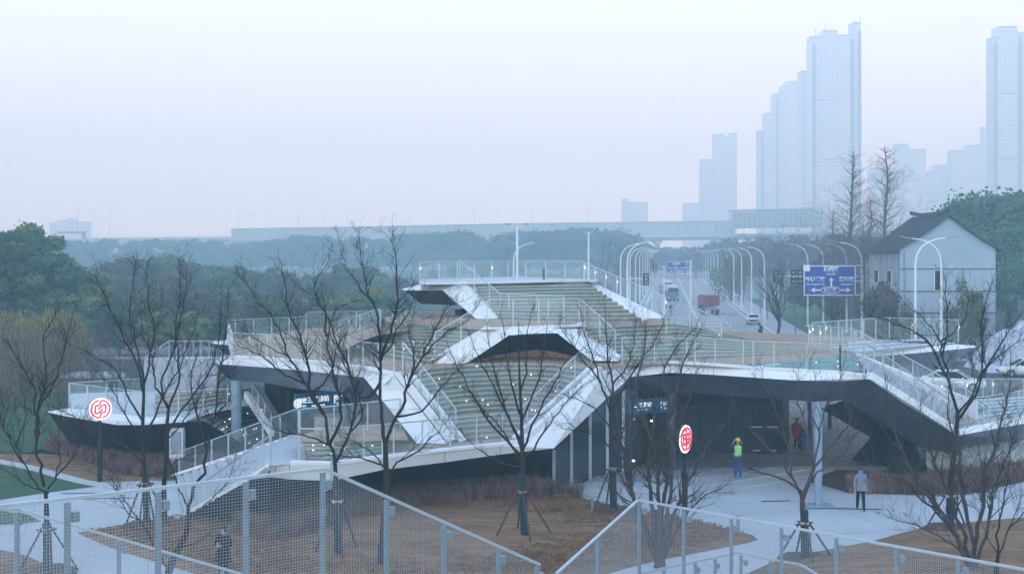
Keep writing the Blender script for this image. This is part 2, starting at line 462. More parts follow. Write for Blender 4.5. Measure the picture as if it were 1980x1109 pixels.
def skin(name, top, bot, m='white_panel', parent=ST, thick=None):
    mb = MB().mat(m)
    if thick:
        for i in range(len(top) - 1): mb.prism([top[i], top[i + 1], bot[i + 1], bot[i]], thick)
    else: strip(mb, top, bot)
    o = mb.build(name, parent)
    if m == 'white_panel' and name in ('fascia', 'stringer'):
        jm = MB().mat('metal_grey'); Lt = sum((Vector(b) - Vector(a)).length for a, b in zip(top, top[1:])); n = max(2, int(Lt / 1.5))
        for a, b in list(zip(top, bot))[1:-1]: jm.bar(Vector(a) + Vector((0, -.004, 0)), Vector(b) + Vector((0, -.004, 0)), .018, .01)
        for i in range(len(top) - 1):
            a0, a1, b0, b1 = (Vector(q) for q in (top[i], top[i + 1], bot[i], bot[i + 1])); k = max(1, int((a1 - a0).length / 1.5))
            for j in range(1, k): jm.bar(a0.lerp(a1, j / k) + Vector((0, -.004, 0)), b0.lerp(b1, j / k) + Vector((0, -.004, 0)), .018, .01)
        if jm.f: jm.build('panel_joint', o)
    return o
random.seed(4)
# ---- low front terrace
A_top = [G(512, 903, Z0), G(535, 899.5, Z0), G(560, 897, Z0), G(640, 898, Z0), G(738, 886, Z0), G(860, 872, Z0), G(967, 861, Z0), G(1022, 853, Z0)]
A_bot_px = [(492, 921), (528, 922), (560, 926), (640, 929), (738, 908), (860, 893), (967, 878), (1071, 866)]
A_bot = [D(x, y, t.y + (0.15 if i else 0.0)) for i, ((x, y), t) in enumerate(zip(A_bot_px, A_top))]
skin('fascia', A_top, A_bot)
mb = MB().mat('tread_straw')
mb.face([Vector((p.x, p.y, Z0 - 0.004)) for p in [G(520, 902, Z0), G(560, 897, Z0), G(640, 898, Z0), G(738, 886, Z0), G(967, 861, Z0), G(1022, 853, Z0), G(1060, 842, Z0), G(870, 812, Z0), G(760, 808, Z0), G(577, 842, Z0)]])
mb.build('terrace_floor', ST)
mb = MB().mat('concrete_plaza'); mb.face([Vector((p.x, p.y, Z0 + .003)) for p in [G(522, 901, Z0), G(545, 898, Z0), G(592, 895, Z0), G(588, 858, Z0), G(577, 843, Z0)]]); mb.build('landing', ST)
cp = MB().mat('white_panel')      # coping kerb behind the edge
for a, b in zip(A_top[2:], A_top[3:]):
    cp.bar(a + Vector((0, .22, .03)), b + Vector((0, .22, .03)), 0.40, 0.10)
cp.build('coping', ST)
# small stepped part, left of the low terrace
tiers('seating_tier', GG([(600, 893), (680, 885), (752, 872)], Z0), GG([(582, 857), (660, 856), (740, 851)], Z0 + .45), 4, Z0, Z0 + .5, 0.05)
tb = MB().mat('tread_straw')
tb.face([Vector((p.x, p.y, Z0 + .5)) for p in GG([(582, 857), (660, 856), (740, 851), (790, 850), (774, 815), (640, 826), (577, 842)], Z0 + .5)])
tb.build('terrace_floor', ST)
# dark folded underside of the low terrace
lowA = [G(440, 985, 0.0), G(500, 975, 0.0), G(560, 965, 0.0), G(640, 960, 0.0), G(738, 950, 0.0), G(860, 940, 0.0), G(967, 935, 0.0), G(1037, 930, 0.0)]
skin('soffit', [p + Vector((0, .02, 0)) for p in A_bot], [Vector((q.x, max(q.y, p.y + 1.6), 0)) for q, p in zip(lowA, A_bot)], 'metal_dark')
# ---- entrance flight on the left, from the plaza up to the low terrace
L0a, L0b = G(358, 1004, 0), G(338, 923, 0)
L1a, L1b = G(522, 901, Z0), G(577, 842, Z0)
def flight(name, a0, b0, a1, b1, n, z0, z1, m):
    mb = MB().mat(m)
    for k in range(n):
        mb.mat(m); p, q = a0.lerp(a1, k / n), b0.lerp(b1, k / n); p2, q2 = a0.lerp(a1, (k + 1) / n), b0.lerp(b1, (k + 1) / n)
        zl, zh = z0 + (z1 - z0) * k / n, z0 + (z1 - z0) * (k + 1) / n
        def v(P, z): return Vector((P.x, P.y, z))
        mb.mat('concrete_dark'); mb.face([v(p, zl), v(q, zl), v(q, zh), v(p, zh)]); mb.mat(m); mb.face([v(p, zh), v(q, zh), v(q2, zh), v(p2, zh)])
        mb.mat('metal_dark'); mb.face([v(p, 0), v(p2, 0), v(p2, zh), v(p, zh)]); mb.face([v(q, 0), v(q2, 0), v(q2, zh), v(q, zh)])
    return mb.build(name, ST)
flight('entrance_stair', L0a, L0b, L1a, L1b, 14, 0.0, Z0, 'concrete_plaza')
sg = MB().mat('white_panel'); e_ = Vector((-.03, -.09, 0))
sg.prism([L0a + e_ + Vector((-.25, 0, .02)), L1a + e_ + Vector((0, 0, -.10)), L1a + e_ + Vector((0, 0, .12)), L0a + e_ + Vector((-.25, 0, .12))], (0, .07, 0)); sg.build('stair_stringer', ST)
sg = MB().mat('white_panel'); sg.prism([L0b + Vector((-.25, 0, .02)), L1b + Vector((0, 0, -.1)), L1b + Vector((0, 0, .12)), L0b + Vector((-.25, 0, .12))], (0, .07, 0)); sg.build('stair_stringer', ST)
# ---- big amphitheatre: low terrace up to the main roof
FR = GG([(866, 857), (900, 852), (940, 849), (985, 846), (1024, 850)], Z0)
BK = GG([(768, 722), (822, 711), (891, 704), (1005, 700), (1100, 704), (1168, 716)], Z1)
tiers('seating_tier', FR, BK, 15, Z0, Z1, 0.055)
# side stringers (white folded bands) with inner kerb
def band(name, T, B, inner=None, m='white_panel', th=(0, .25, 0)):
    o = skin(name, T, B, m, thick=th)
    return o
sl_top = [G(761, 725, Z1), G(864, 857, Z0)]
band('stringer', sl_top, [D(703, 728, 51.9), D(806, 857, 49.4)])
kb = MB().mat('white_panel'); kb.bar(sl_top[0] + Vector((.2, .1, .08)), sl_top[1] + Vector((.2, .1, .08)), .28, .24)
kb.bar(sl_top[0] + Vector((.65, .3, .04)), sl_top[1] + Vector((.65, .3, .04)), .22, .2); kb.build('coping', ST)
sr_top = [G(1022, 853, Z0), G(1168, 717, Z1)]
band('stringer', sr_top, [D(1071, 866, 50.4), D(1177, 766, 53.3)])
skin('stringer', [sr_top[1], D(1215, 706, 56.2)], [D(1177, 766, 53.3), D(1220, 728, 55.6)], thick=(0, .2, 0))
kb = MB().mat('white_panel'); kb.bar(sr_top[0] + Vector((-.15, .1, .08)), sr_top[1] + Vector((-.15, .1, .08)), .28, .24)
kb.bar(sr_top[0] + Vector((-.6, .3, .04)), sr_top[1] + Vector((-.6, .3, .04)), .22, .2); kb.build('coping', ST)
# dark flank beneath the left stringer and beneath the right one
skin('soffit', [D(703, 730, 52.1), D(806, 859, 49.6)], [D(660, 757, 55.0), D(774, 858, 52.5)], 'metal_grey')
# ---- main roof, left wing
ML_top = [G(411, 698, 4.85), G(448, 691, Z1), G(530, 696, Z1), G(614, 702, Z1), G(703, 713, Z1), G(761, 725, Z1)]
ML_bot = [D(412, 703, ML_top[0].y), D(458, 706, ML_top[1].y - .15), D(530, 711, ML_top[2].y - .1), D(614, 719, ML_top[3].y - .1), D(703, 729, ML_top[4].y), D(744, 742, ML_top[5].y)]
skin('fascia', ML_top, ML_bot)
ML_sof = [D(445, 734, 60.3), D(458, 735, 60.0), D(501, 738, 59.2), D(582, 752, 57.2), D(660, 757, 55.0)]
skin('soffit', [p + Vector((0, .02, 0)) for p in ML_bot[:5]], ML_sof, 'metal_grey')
skin('soffit', [D(412, 704, 57.7), D(445, 734, 60.3)], [D(440, 690, 66), D(470, 715, 66)], 'metal_grey')
mb = MB().mat('tread_straw')
roofM = [G(448, 690, Z1), G(530, 696, Z1), G(614, 702, Z1), G(703, 713, Z1), G(761, 724, Z1)] + [Vector((p.x, p.y, Z1)) for p in BK] + \
        [G(1215, 706, Z1), G(1296, 703, Z1), G(1458, 713, Z1), G(1627, 722, Z1), G(1652, 684, Z1), G(1720, 678, Z1), G(1850, 664, Z1), G(1700, 655, Z1), G(1640, 650, Z1), G(1400, 640, Z1), G(1000, 634, Z1), G(600, 634, Z1), G(440, 656, Z1)]
mb.face([Vector((p.x, p.y, Z1 - 0.006)) for p in roofM]); mb.build('roof_deck', ST)
cp = MB().mat('white_panel')
for a, b in zip(ML_top[1:], ML_top[2:]): cp.bar(a + Vector((0, .25, .03)), b + Vector((0, .25, .03)), .5, .10)
cp.build('coping', ST)
# back tip of the left wing
bt = [G(409, 661, 4.9), G(448, 655, Z1), G(560, 650, Z1)]
skin('fascia', bt, [D(410, 664, 70.5), D(449, 667, 72), D(560, 662, 74)])
skin('soffit', [D(410, 665, 70.5), D(449, 667.5, 72.2), D(560, 662.5, 74)], [D(436, 684, 74), D(449, 686, 74.5), D(560, 682, 76)], 'metal_grey')
# left wing tiers and the upper roof
LF = GG([(640, 662), (700, 678), (760, 692), (835, 703)], Z1)
LB = GG([(650, 640), (740, 632), (850, 632), (943, 638)], 6.4)
tiers('seating_tier', LF, LB, 9, Z1, [5.4, 6.0, 6.4, 6.5], 0.02)
# upper roof floor
T_front = [(943, 638), (1000, 634), (1061, 633), (1122, 632)]
up = [G(x, y, Z2) for x, y in [(860, 631), (943, 638), (1000, 634), (1061, 633), (1122, 632), (1189, 628), (1284, 624), (1300, 616), (1000, 606), (740, 612), (750, 622)]]
mb = MB().mat('tread_straw'); mb.face([Vector((p.x, p.y, Z2 - .004)) for p in up]); mb.build('roof_deck', ST)
# arch: white face with the dark cave below
T_top = [D(835, 703, 56.6), G(945, 637, Z2), G(1061, 633, Z2), G(1121, 631, Z2), D(1196, 698, 56.9)]
T_bot = [D(902, 702, 56.6), D(984, 648, 57.2), D(1032, 644.5, 57.8), D(1078, 644, 57.8), D(1145, 697, 56.8)]
skin('fascia', T_top, T_bot, thick=(0, .3, 0))
kb = MB().mat('white_panel')
for a, b, s in ((T_top[0], T_top[1], -1), (T_top[3], T_top[4], 1)):
    kb.bar(a + Vector((0, .35, .10)), b + Vector((0, .35, .10)), .3, .2); kb.bar(a + Vector((0, 1.0, .05)), b + Vector((0, 1.0, .05)), .2, .2)
for a, b in zip(T_top[1:], T_top[2:-1]): kb.bar(a + Vector((0, .2, .04)), b + Vector((0, .2, .04)), .4, .1)
kb.build('coping', ST)
# cave under the arch: sloping side and back lining, low back wall
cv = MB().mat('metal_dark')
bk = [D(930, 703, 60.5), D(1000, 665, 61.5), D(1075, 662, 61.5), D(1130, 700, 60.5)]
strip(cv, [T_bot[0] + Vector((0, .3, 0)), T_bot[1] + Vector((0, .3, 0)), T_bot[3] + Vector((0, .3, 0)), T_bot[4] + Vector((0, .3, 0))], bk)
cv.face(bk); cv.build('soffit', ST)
hd = MB().mat('wood_board'); hd.raw([], [])
P = crom([D(905, 702, 57.2), D(960, 686, 59.5), D(1040, 676, 60.3), D(1090, 684, 59.5), D(1143, 698, 57.2)], 20)
strip(hd, [Vector((p.x, p.y, Z1)) for p in P], P); Q = [Vector((p.x, p.y + 2.2, Z1)) for p in P]; strip(hd, P, Q); hd.build('terrace_floor', ST)
# upper roof, right-hand slope of tiers fading into the flat roof
RF = GG([(1197, 699), (1260, 697), (1345, 694), (1480, 686), (1640, 677)], Z1)
RBz = [6.5, 6.5, 6.2, 5.7, 5.25]
RB = [G(1123, 633, 6.5), G(1189, 628.5, 6.5), G(1284, 624, 6.5), G(1350, 643, 5.95), G(1440, 653, 5.45), G(1560, 657, 5.2), G(1640, 660, 5.15)]
RBd = [Vector((p.x, p.y, 0)) for p in RB]
tiers('seating_tier', RF, RBd, 9, Z1, [6.5, 6.5, 6.5, 5.95, 5.45, 5.2, 5.12], 0.012, smooth=False)
# sunken turf steps on the main roof
tiers('seating_tier', GG([(1445, 711), (1540, 717), (1640, 719), (1662, 716)], Z1), GG([(1448, 704), (1540, 699), (1620, 692), (1655, 688)], Z1), 3, Z1 + .01, Z1 + .07, 0.06, tread='riser_teal', board=0.1)
# ---- stair from upper roof to the top deck
S_f = GG([(966, 616), (1040, 619), (1140, 620), (1240, 620)], Z2); S_b = GG([(889, 548.5), (960, 546), (1050, 544), (1128, 543)], Z3)
tiers('seating_tier', S_f, S_b, 11, Z2, Z3, 0.0, smooth=False)
mb = MB().mat('concrete_plaza')
topd = [G(813, 549, Z3), G(889, 548.5, Z3), G(960, 546, Z3), G(1128, 543, Z3), G(1149, 546, Z3), G(1160, 540, Z3), G(1000, 535, Z3), G(810, 540, Z3)]
mb.face(topd); mb.build('roof_deck', ST)
dl = G(889, 548.5, Z3).y
T1 = [D(776, 559, dl + 1), D(813, 549.5, dl + 1.5), D(889, 549, dl)]
skin('fascia', T1, [D(783, 561, dl + .6), D(820, 561, dl + .3), D(856, 561, dl - .3)])
skin('soffit', [D(783, 561, dl + .6), D(820, 561.5, dl + .3), D(856, 561, dl - .3)], [D(813, 587, dl + 3), D(850, 588.5, dl + 3), D(884, 590, dl + 3)], 'metal_dark')
skin('stringer', [D(889, 549, dl), D(967, 616, 67)], [D(856, 561, dl - .3), D(927, 621, 66.5)], thick=(0, .25, 0))
kb = MB().mat('white_panel'); kb.bar(D(889, 547, dl), D(967, 614, 67), .35, .25); kb.bar(D(899, 547, dl + .5), D(980, 615, 67.5), .25, .2)
for a, b in (((813, 548), (889, 547.5)), ((889, 547.5), (1000, 545)), ((1000, 545), (1128, 542))): kb.bar(G(*a, Z3 + .04), G(*b, Z3 + .04), .5, .1)
kb.build('coping', ST)
skin('coping', [G(1128, 542.5, Z3), G(1240, 620, Z2)], [D(1150, 547, 78.5), D(1287, 613, 71)], thick=(0, .0, -.3))
fl = MB().mat('metal_dark'); fl.tube([D(890, 597, 73), D(892, 622, 73)], .35, 8); fl.build('column', ST)
# ---- main roof, right wing front edge
MR_top = [D(1215, 706, 56.2), G(1296, 702, Z1), G(1380, 707, Z1), G(1458, 713, Z1), G(1540, 718, Z1), G(1627, 722, Z1), G(1681, 729, Z1 - .06)]
MR_bot = [D(1220, 728, 55.6), D(1296, 720, MR_top[1].y - .4), D(1380, 724, MR_top[2].y - .3), D(1458, 729.5, MR_top[3].y - .3), D(1540, 735, MR_top[4].y - .3), D(1627, 736, MR_top[5].y - .3), D(1682, 732, MR_top[6].y)]
skin('fascia', MR_top, MR_bot)
cp = MB().mat('white_panel')
for a, b in zip(MR_top[1:], MR_top[2:]): cp.bar(a + Vector((0, .28, .03)), b + Vector((0, .28, .03)), .5, .10)
cp.bar(G(1445, 711, Z1 + .03), G(1655, 687, Z1 + .03), .18, .06); cp.build('coping', ST)
MR_sof = [D(1182, 768, 55.5), D(1210, 757, 58), D(1339, 759, 56.8), D(1460, 768, 55.6), D(1574, 776, 53.8), D(1631, 773, 52.6)]
skin('soffit', [D(1177, 766, 53.4)] + [p + Vector((0, .02, 0)) for p in (MR_bot[0], MR_bot[2], MR_bot[3], MR_bot[4], MR_bot[6])], MR_sof, 'metal_grey')
# right stair down to the low right terrace: folded facets
RS_t = [D(1682, 731, 50.5), D(1757, 777, 52), D(1841, 833, 53.6)]
kb = MB().mat('white_panel'); kb.bar(RS_t[0] + Vector((0, .12, .1)), RS_t[2] + Vector((0, .12, .1)), .3, .3); kb.build('coping', ST)
RS_m = [D(1631, 773, 52.6), D(1720, 827, 54), D(1772, 862, 55), D(1862, 880, 55.5)]
fc = MB().mat('metal_grey')
fc.face([RS_t[0], RS_t[1], RS_m[1], RS_m[0]]); fc.face([RS_t[1], RS_t[2], RS_m[2], RS_m[1]]); fc.face([RS_t[2], RS_m[3], RS_m[2]]); fc.build('soffit', ST)
fd = MB().mat('metal_dark')
fd.face([RS_m[0], RS_m[1], D(1683, 845, 59), D(1588, 790, 58)]); fd.face([RS_m[1], RS_m[2], D(1793, 925, 55.2), G(1793, 926, 0.02), D(1700, 905, 57.5), D(1683, 845, 59)])
fd.face([D(1683, 845, 59), G(1640, 895, 0), G(1700, 912, 0), G(1793, 926, 0.01), D(1793, 900, 55.2)]); fd.build('soffit', ST)
# treads of that stair
tiers('seating_tier', [RS_t[2] + Vector((.05, .1, 0)), RS_t[2] + Vector((1.9, 2.2, 0))], [RS_t[0] + Vector((.1, .2, 0)), D(1655, 686, 61.5)], 15, Z0, Z1, 0, smooth=False, risr='concrete_dark', tread='concrete_dark', board=.5)
kb = MB().mat('white_panel')
kb.prism([RS_t[2] + Vector((1.9, 2.3, -.2)), D(1655, 687, 61.5), D(1657, 683, 61.5), RS_t[2] + Vector((1.9, 2.3, 1.0))], (.12, .1, 0)); kb.build('stringer', ST)
# back right wing
BW_t = [D(1652, 684, 63), G(1712, 677, Z1), G(1780, 671, Z1), G(1850, 665, Z1), G(1886, 668, Z1 - .15)]
BW_b = [D(1655, 690, 63), D(1712, 687, BW_t[1].y - .2), D(1780, 681.5, BW_t[2].y - .2), D(1850, 675, BW_t[3].y - .3), D(1887, 671, BW_t[4].y)]
skin('fascia', BW_t, BW_b)
skin('soffit', [p + Vector((0, .02, 0)) for p in BW_b], [D(1690, 704, 68), D(1722, 710, 70), D(1780, 709, 70), D(1840, 702, 71.5), D(1858, 690, 73)], 'metal_grey')
tiers('seating_tier', GG([(1655, 682), (1712, 676), (1780, 670), (1850, 664)], Z1), GG([(1560, 664), (1640, 662), (1720, 658), (1800, 656)], 5.05), 3, Z1, 5.10, 0, smooth=False, tread='concrete_plaza', board=.2)
cl = MB().mat('column_blue'); cl.tube([D(1768, 700, 69), D(1768, 756, 69)], [.14, .45], 10); cl.build('column', ST)
cl = MB().mat('column_blue'); cl.tube([D(1740, 708, 74), D(1740, 735, 74), G(1740, 802, 0)], .22, 8); cl.build('column', ST)
# ---- low right terrace
B_t = [G(1843, 832, Z0), G(1905, 818, Z0), G(1990, 800, Z0), G(2120, 778, Z0)]
B_b = [D(1846, 838, B_t[0].y - .1), D(1853, 841, B_t[0].y), D(1990, 816, B_t[2].y - .1), D(2120, 792, B_t[3].y - .1)]
skin('fascia', B_t, B_b)
skin('soffit', [D(1820, 828, 54), D(1853, 841.5, B_t[0].y), D(1990, 816.5, B_t[2].y - .1), D(2120, 793, B_t[3].y)], [D(1790, 872, 55.4), D(1850, 867, 56.2), D(1990, 848, 59.5), D(2120, 830, 63)], 'metal_grey')
wl = MB().mat('concrete_wall'); wl.prism([D(1791, 872, 55.4), D(1850, 867, 56.2), D(1990, 848, 59.5), D(2120, 830, 63), Vector((29.6, 63, -.05)), Vector((24.8, 59.5, -.05)), Vector((20.2, 56.2, -.05)), Vector((18.5, 55.4, -.05))], (0.05, .3, 0)); wl.build('wall', ST)
mb = MB().mat('concrete_plaza'); mb.face([Vector((p.x, p.y, Z0 - .006)) for p in (B_t[0], B_t[1], B_t[2], B_t[3], G(2120, 764, Z0), G(1900, 768, Z0), G(1770, 778, Z0), G(1800, 800, Z0))]); mb.build('terrace_floor', ST)
tiers('seating_tier', GG([(1850, 826), (1910, 808), (1990, 795), (2100, 778)], Z0), GG([(1790, 788), (1840, 780), (1920, 780), (2100, 768)], Z0 + .02), 5, Z0, Z0 + .30, 0.03, tread='concrete_plaza', board=.3)
tiers('seating_tier', GG([(1810, 798), (1850, 796), (1890, 791), (1912, 787)], Z0 + .3), GG([(1812, 786), (1850, 784), (1880, 783), (1908, 784)], Z0 + .3), 3, Z0 + .3, Z0 + .36, 0.08, tread='riser_teal', board=.1)
# ---- low left terrace with its own tiers down to the ground
C_in = [G(134, 788, Z0), G(240, 801, Z0), G(300, 806, Z0), G(345, 802, Z0)]
C_mid = [D(92, 795, 59.5), D(126, 799, 58.8), D(227, 813, 56.4), D(278, 815, 56), D(361, 811, 56.5)]
C_bot = [D(93, 797, 59.5), D(126, 804, 58.8), D(227, 821, 56.4), D(278, 821, 56), D(361, 815, 56.5)]
skin('coping', C_mid, [C_in[0], C_in[0], C_in[1], C_in[2], C_in[3]])
skin('fascia', C_mid, C_bot)
skin('soffit', [p + Vector((0, .02, 0)) for p in C_bot], [G(150, 878, 0), G(185, 885, 0), G(260, 893, 0), G(300, 893, 0), G(380, 890, 0)], 'metal_dark')
mb = MB().mat('metal_dark'); mb.face([D(361, 814, 56.5), D(395, 814, 57.2), D(482, 864, 59.5), G(482, 890, 0.0), G(380, 893, 0)]); mb.build('soffit', ST)
mb = MB().mat('concrete_plaza'); mb.face([Vector((p.x, p.y, Z0 - .004)) for p in C_in + [D(361, 811, 56.5), G(400, 800, Z0), G(520, 775, Z0), G(500, 748, Z0), G(134, 760, Z0)]]); mb.build('terrace_floor', ST)
tiers('seating_tier', [G(488, 866, 0.5), G(520, 850, 0.5), G(552, 836, 0.5)], GG([(372, 808), (410, 784), (500, 766)], Z0), 11, 0.5, Z0, 0.07, smooth=False)
tiers('seating_tier', GG([(300, 800), (380, 790), (500, 762)], Z0), GG([(300, 762), (400, 756), (500, 750)], Z0 + .4), 4, Z0, Z0 + .45, 0.03)
kb = MB().mat('white_panel'); kb.bar(D(476, 762, 62), D(526, 836, 58.5), .22, .35); kb.build('stringer', ST)
sp = MB().mat('metal_grey'); sp.face([D(488, 748, 62.2), D(503, 742, 62), D(560, 838, 58.3), D(528, 836, 58.6)]); sp.build('soffit', ST)
# ---- the room under the roof
bx = MB().mat('black_clad')
bx.prism([Vector(p) for p in ((6.0, 57.6, 0), (7.2, 61, 0), (13.3, 61, 0), (14.3, 64, 0), (12, 72, 0), (-5, 72, 0), (-5.2, 61, 0), (0.8, 58.5, 0))], (0, 0, 4.3)); bx.build('inner_wall', ST)
bx = MB().mat('black_clad'); bx.prism([Vector(p) for p in ((-12.3, 61.8, 0), (-10.9, 61.0, 0), (-10.4, 63, 0), (-10.4, 70, 0), (-14, 70, 0))], (0, 0, 4.1)); bx.build('inner_wall', ST)
# door leaves / benches on the black front
for x0 in (7.9, 12.0, 12.8):
    b = MB().mat('steel_light'); b.box((x0, 60.93, 1.5), (.55, .08, .05)); b.box((x0, 60.93, .35), (.35, .08, .05)); b.build('door_handle', ST)
for x0 in (8.6, 9.9, 11.2, 12.5):
    b = MB().mat('metal_dark'); b.box((x0, 60.97, 1.25), (1.15, .05, 2.5)); b.build('door_leaf', ST)
# glazed wall below the right stringer
gl = [(1037, 932), (1071, 943), (1105, 937), (1141, 930), (1174, 925), (1205, 918)]
GB = [G(x, y, 0.0) for x, y in gl]
tops = [0.95, 1.65, 2.3, 2.95, 3.6, 4.1]
gw = MB().mat('glass_dark')
gw.face([Vector((-1.0, 56.5, 0)), GB[0], Vector((GB[0].x, GB[0].y, tops[0])), Vector((-1.0, 56.5, .7))])
for i in range(5): gw.face([GB[i], GB[i + 1], Vector((GB[i + 1].x, GB[i + 1].y, tops[i + 1])), Vector((GB[i].x, GB[i].y, tops[i]))])
gw.face([GB[5], Vector((6.0, 57.5, 0)), Vector((6.0, 57.5, 4.1)), Vector((GB[5].x, GB[5].y, 4.1))])
gw = gw.build('glazing', ST)
for i, p in enumerate(GB):
    m_ = MB().mat('steel_light'); m_.box((p.x, p.y - .03, tops[i] / 2), (.13, .16, tops[i])); m_.build('mullion', gw)
# round columns
def column(px, py0, py1, d, r, m='column_blue', cone=False):
    c = MB().mat(m); t, b = D(px, py0, d), G(px, py1, 0) if py1 else None
    if b is None: b = Vector((t.x, t.y, 0))
    if cone:
        c.tube([D(px, 777, 49.9), D(px, 803, 49.6), Vector((b.x, b.y, 0.02))], [.05, .17, .15], 8); c.box((b.x, b.y, .06), (1.05, .8, .06))
    else: c.tube([t, Vector((t.x, t.y, 0))], r, 14)
    return c.build('column', ST, smooth=False)
column(1582, 778, 979, 49, .3, 'column_blue', True)
column(1298, 760, None, 56.4, .2, 'metal_grey'); column(457, 735, None, 59.6, .25); column(1566, 776, None, 63.5, .1, 'metal_grey'); column(668, 775, None, 60.5, .2)
column(1605, 780, None, 70, .12, 'metal_grey')
# small wall lamps on the glazing side
for (x, y, d) in ((1121, 889, 54.8), (1224, 890, 56.8), (1262, 813, 57.4), (1180, 868, 57)):
    l = MB().mat('warm_light'); l.ell(D(x, y, d), (.12, .08, .05), 8, 5); l.build('wall_lamp', ST)
# ---- step lights set in the tiers
lm = None
random.shuffle(step_light_sites)
for p, nn in step_light_sites[:98]:
    if lm is None:
        b = MB().mat('white_light'); b.ell(ST.location, (.032, .032, .028), 6, 4); lm = b.build('step_light', ST); q = lm
    else: q = lm.copy(); COL.objects.link(q); q.parent = ST
    q.location = p - ST.location
# ---- railings
def railing(base, h=1.15, gap=1.25, mesh='fine_mesh', post='steel_light', pw=0.055, rail=0.06, parent=ST, name='railing', steelrail='steel_light', warm=False):
    base = [Vector(b) for b in base]; up = Vector((0, 0, h))
    root = bpy.data.objects.new(name, None); COL.objects.link(root); root.parent = parent; root.location = base[0] - wpos(parent)
    hr = MB().mat(steelrail)
    for a, b in zip(base, base[1:]): hr.bar(a + up, b + up, rail, rail * .8)
    hr.build('handrail', root)
    fm = MB().mat(mesh)
    for a, b in zip(base, base[1:]):
        fm.face([a + Vector((0, -.03, .08)), b + Vector((0, -.03, .08)), b + up + Vector((0, -.03, -.06)), a + up + Vector((0, -.03, -.06))])
    fm.build('mesh_infill', root)
    Ltot = sum((b - a).length for a, b in zip(base, base[1:])); n = max(2, int(round(Ltot / gap)) + 1)
    P = resample(base, n)
    for c in base[1:-1]:
        if min((c - p).length for p in P) > 0.3: P.append(c)
    for p in P:
        po = MB().mat(post); po.box(p + Vector((0, 0, h / 2 - .02)), (pw, pw * 1.3, h - .04)); po.build('post', root)
        if warm and random.random() < .6:
            li = MB().mat('warm_light'); li.box(p + Vector((pw * .8, -.05, h * .72)), (.025, .03, .15)); li.build('light_fitting', root)
    return root
def RP(l): return [D(x, y, d) for x, y, d in l]
o3 = Vector((0, .2, 0))
railing([G(577, 893, Z0) + o3, G(640, 894, Z0) + o3, G(738, 884, Z0) + o3, G(860, 871, Z0) + o3, G(1020, 853, Z0) + o3], 1.2)
railing([G(577, 890, Z0), G(580, 850, Z0 + .3), G(774, 828, Z0 + .5)][1:], 1.2)
railing([sr_top[0] + Vector((-.3, .3, .1)), sr_top[1] + Vector((-.5, .3, .1))], 1.2, gap=1.3)
railing([sl_top[0] + Vector((.35, .3, .1)), sl_top[1] + Vector((.35, .3, .1))], 1.25, gap=1.3)
railing([G(448, 692, Z1) + o3, G(614, 704, Z1) + o3, G(761, 724, Z1) + o3], 1.2)
railing([G(448, 690, Z1), G(440, 657, Z1), G(592, 648, Z1)], 1.15)
railing([G(592, 641, Z1), G(760, 636, Z1), G(880, 634, Z1)], 1.25, gap=1.8)
railing([G(640, 668, Z1), G(690, 655, 5.6), G(735, 642, 6.0)], 1.2)
railing([T_top[0] + Vector((.1, .5, .1)), T_top[1] + Vector((.1, .5, .1)), T_top[2] + Vector((0, .5, .05)), T_top[3] + Vector((0, .5, .05)), T_top[4] + Vector((-.1, .5, .1))], 1.28, gap=1.4)
railing([G(1203, 703, Z1), G(1344, 704, Z1), G(1458, 713, Z1) + o3, G(1627, 722, Z1) + o3], 1.2, gap=1.5)
railing([G(1627, 722, Z1) + o3, RS_t[0] + Vector((0, .2, .15)), RS_t[2] + Vector((0, .2, .1))], 1.2, gap=1.2)
railing([D(1655, 684, 61.8), RS_t[2] + Vector((1.9, 2.4, .1))], 1.2, gap=1.2)
railing([G(1564, 674, Z1), G(1651, 683, Z1)], 1.25, gap=.9, warm=True)
railing([G(1570, 668, Z1), G(1712, 655, Z1), G(1853, 661, Z1)], 1.25, gap=1.4, warm=True)
railing([G(812, 551, Z3), G(889, 549, Z3), G(1000, 546, Z3), G(1129, 544, Z3)], 1.25, gap=1.4, warm=True)
railing([D(889, 548, dl), D(967, 614, 67), D(1090, 618, 67)], 1.3, gap=1.4)
railing([D(1130, 544, 79.5), D(1286, 613, 71)], 1.2, gap=1.3, warm=True)
railing([G(1288, 645, 6.1), G(1350, 643, 6.0), G(1395, 665, 5.4)], 1.2, gap=2)
railing([G(1811, 822, Z0) , G(1905, 818, Z0) + o3, G(1990, 801, Z0) + o3, G(2100, 785, Z0)], 1.15, gap=1.6)
railing([G(1770, 777, Z0), G(1900, 769, Z0), G(2100, 768, Z0)], 1.0, gap=1.6, warm=True)
railing([G(134, 787, Z0), G(280, 776, Z0), G(417, 768, Z0)], 1.2, gap=2, mesh='clear_glass')
railing([G(134, 788, Z0), G(278, 807, Z0), G(345, 803, Z0), G(440, 790, Z0)], 1.2, gap=1.6)
railing([G(488, 786, Z0), G(525, 848, 1.2)], 1.2, gap=1.1)
railing([L0b + Vector((.2, 0, 0)), L1b], 1.15, gap=1.1, mesh='clear_glass')
railing([L0a + Vector((.4, .1, .1)), L1a + Vector((0, .1, 0))], 1.1, gap=1.0, mesh='clear_glass')
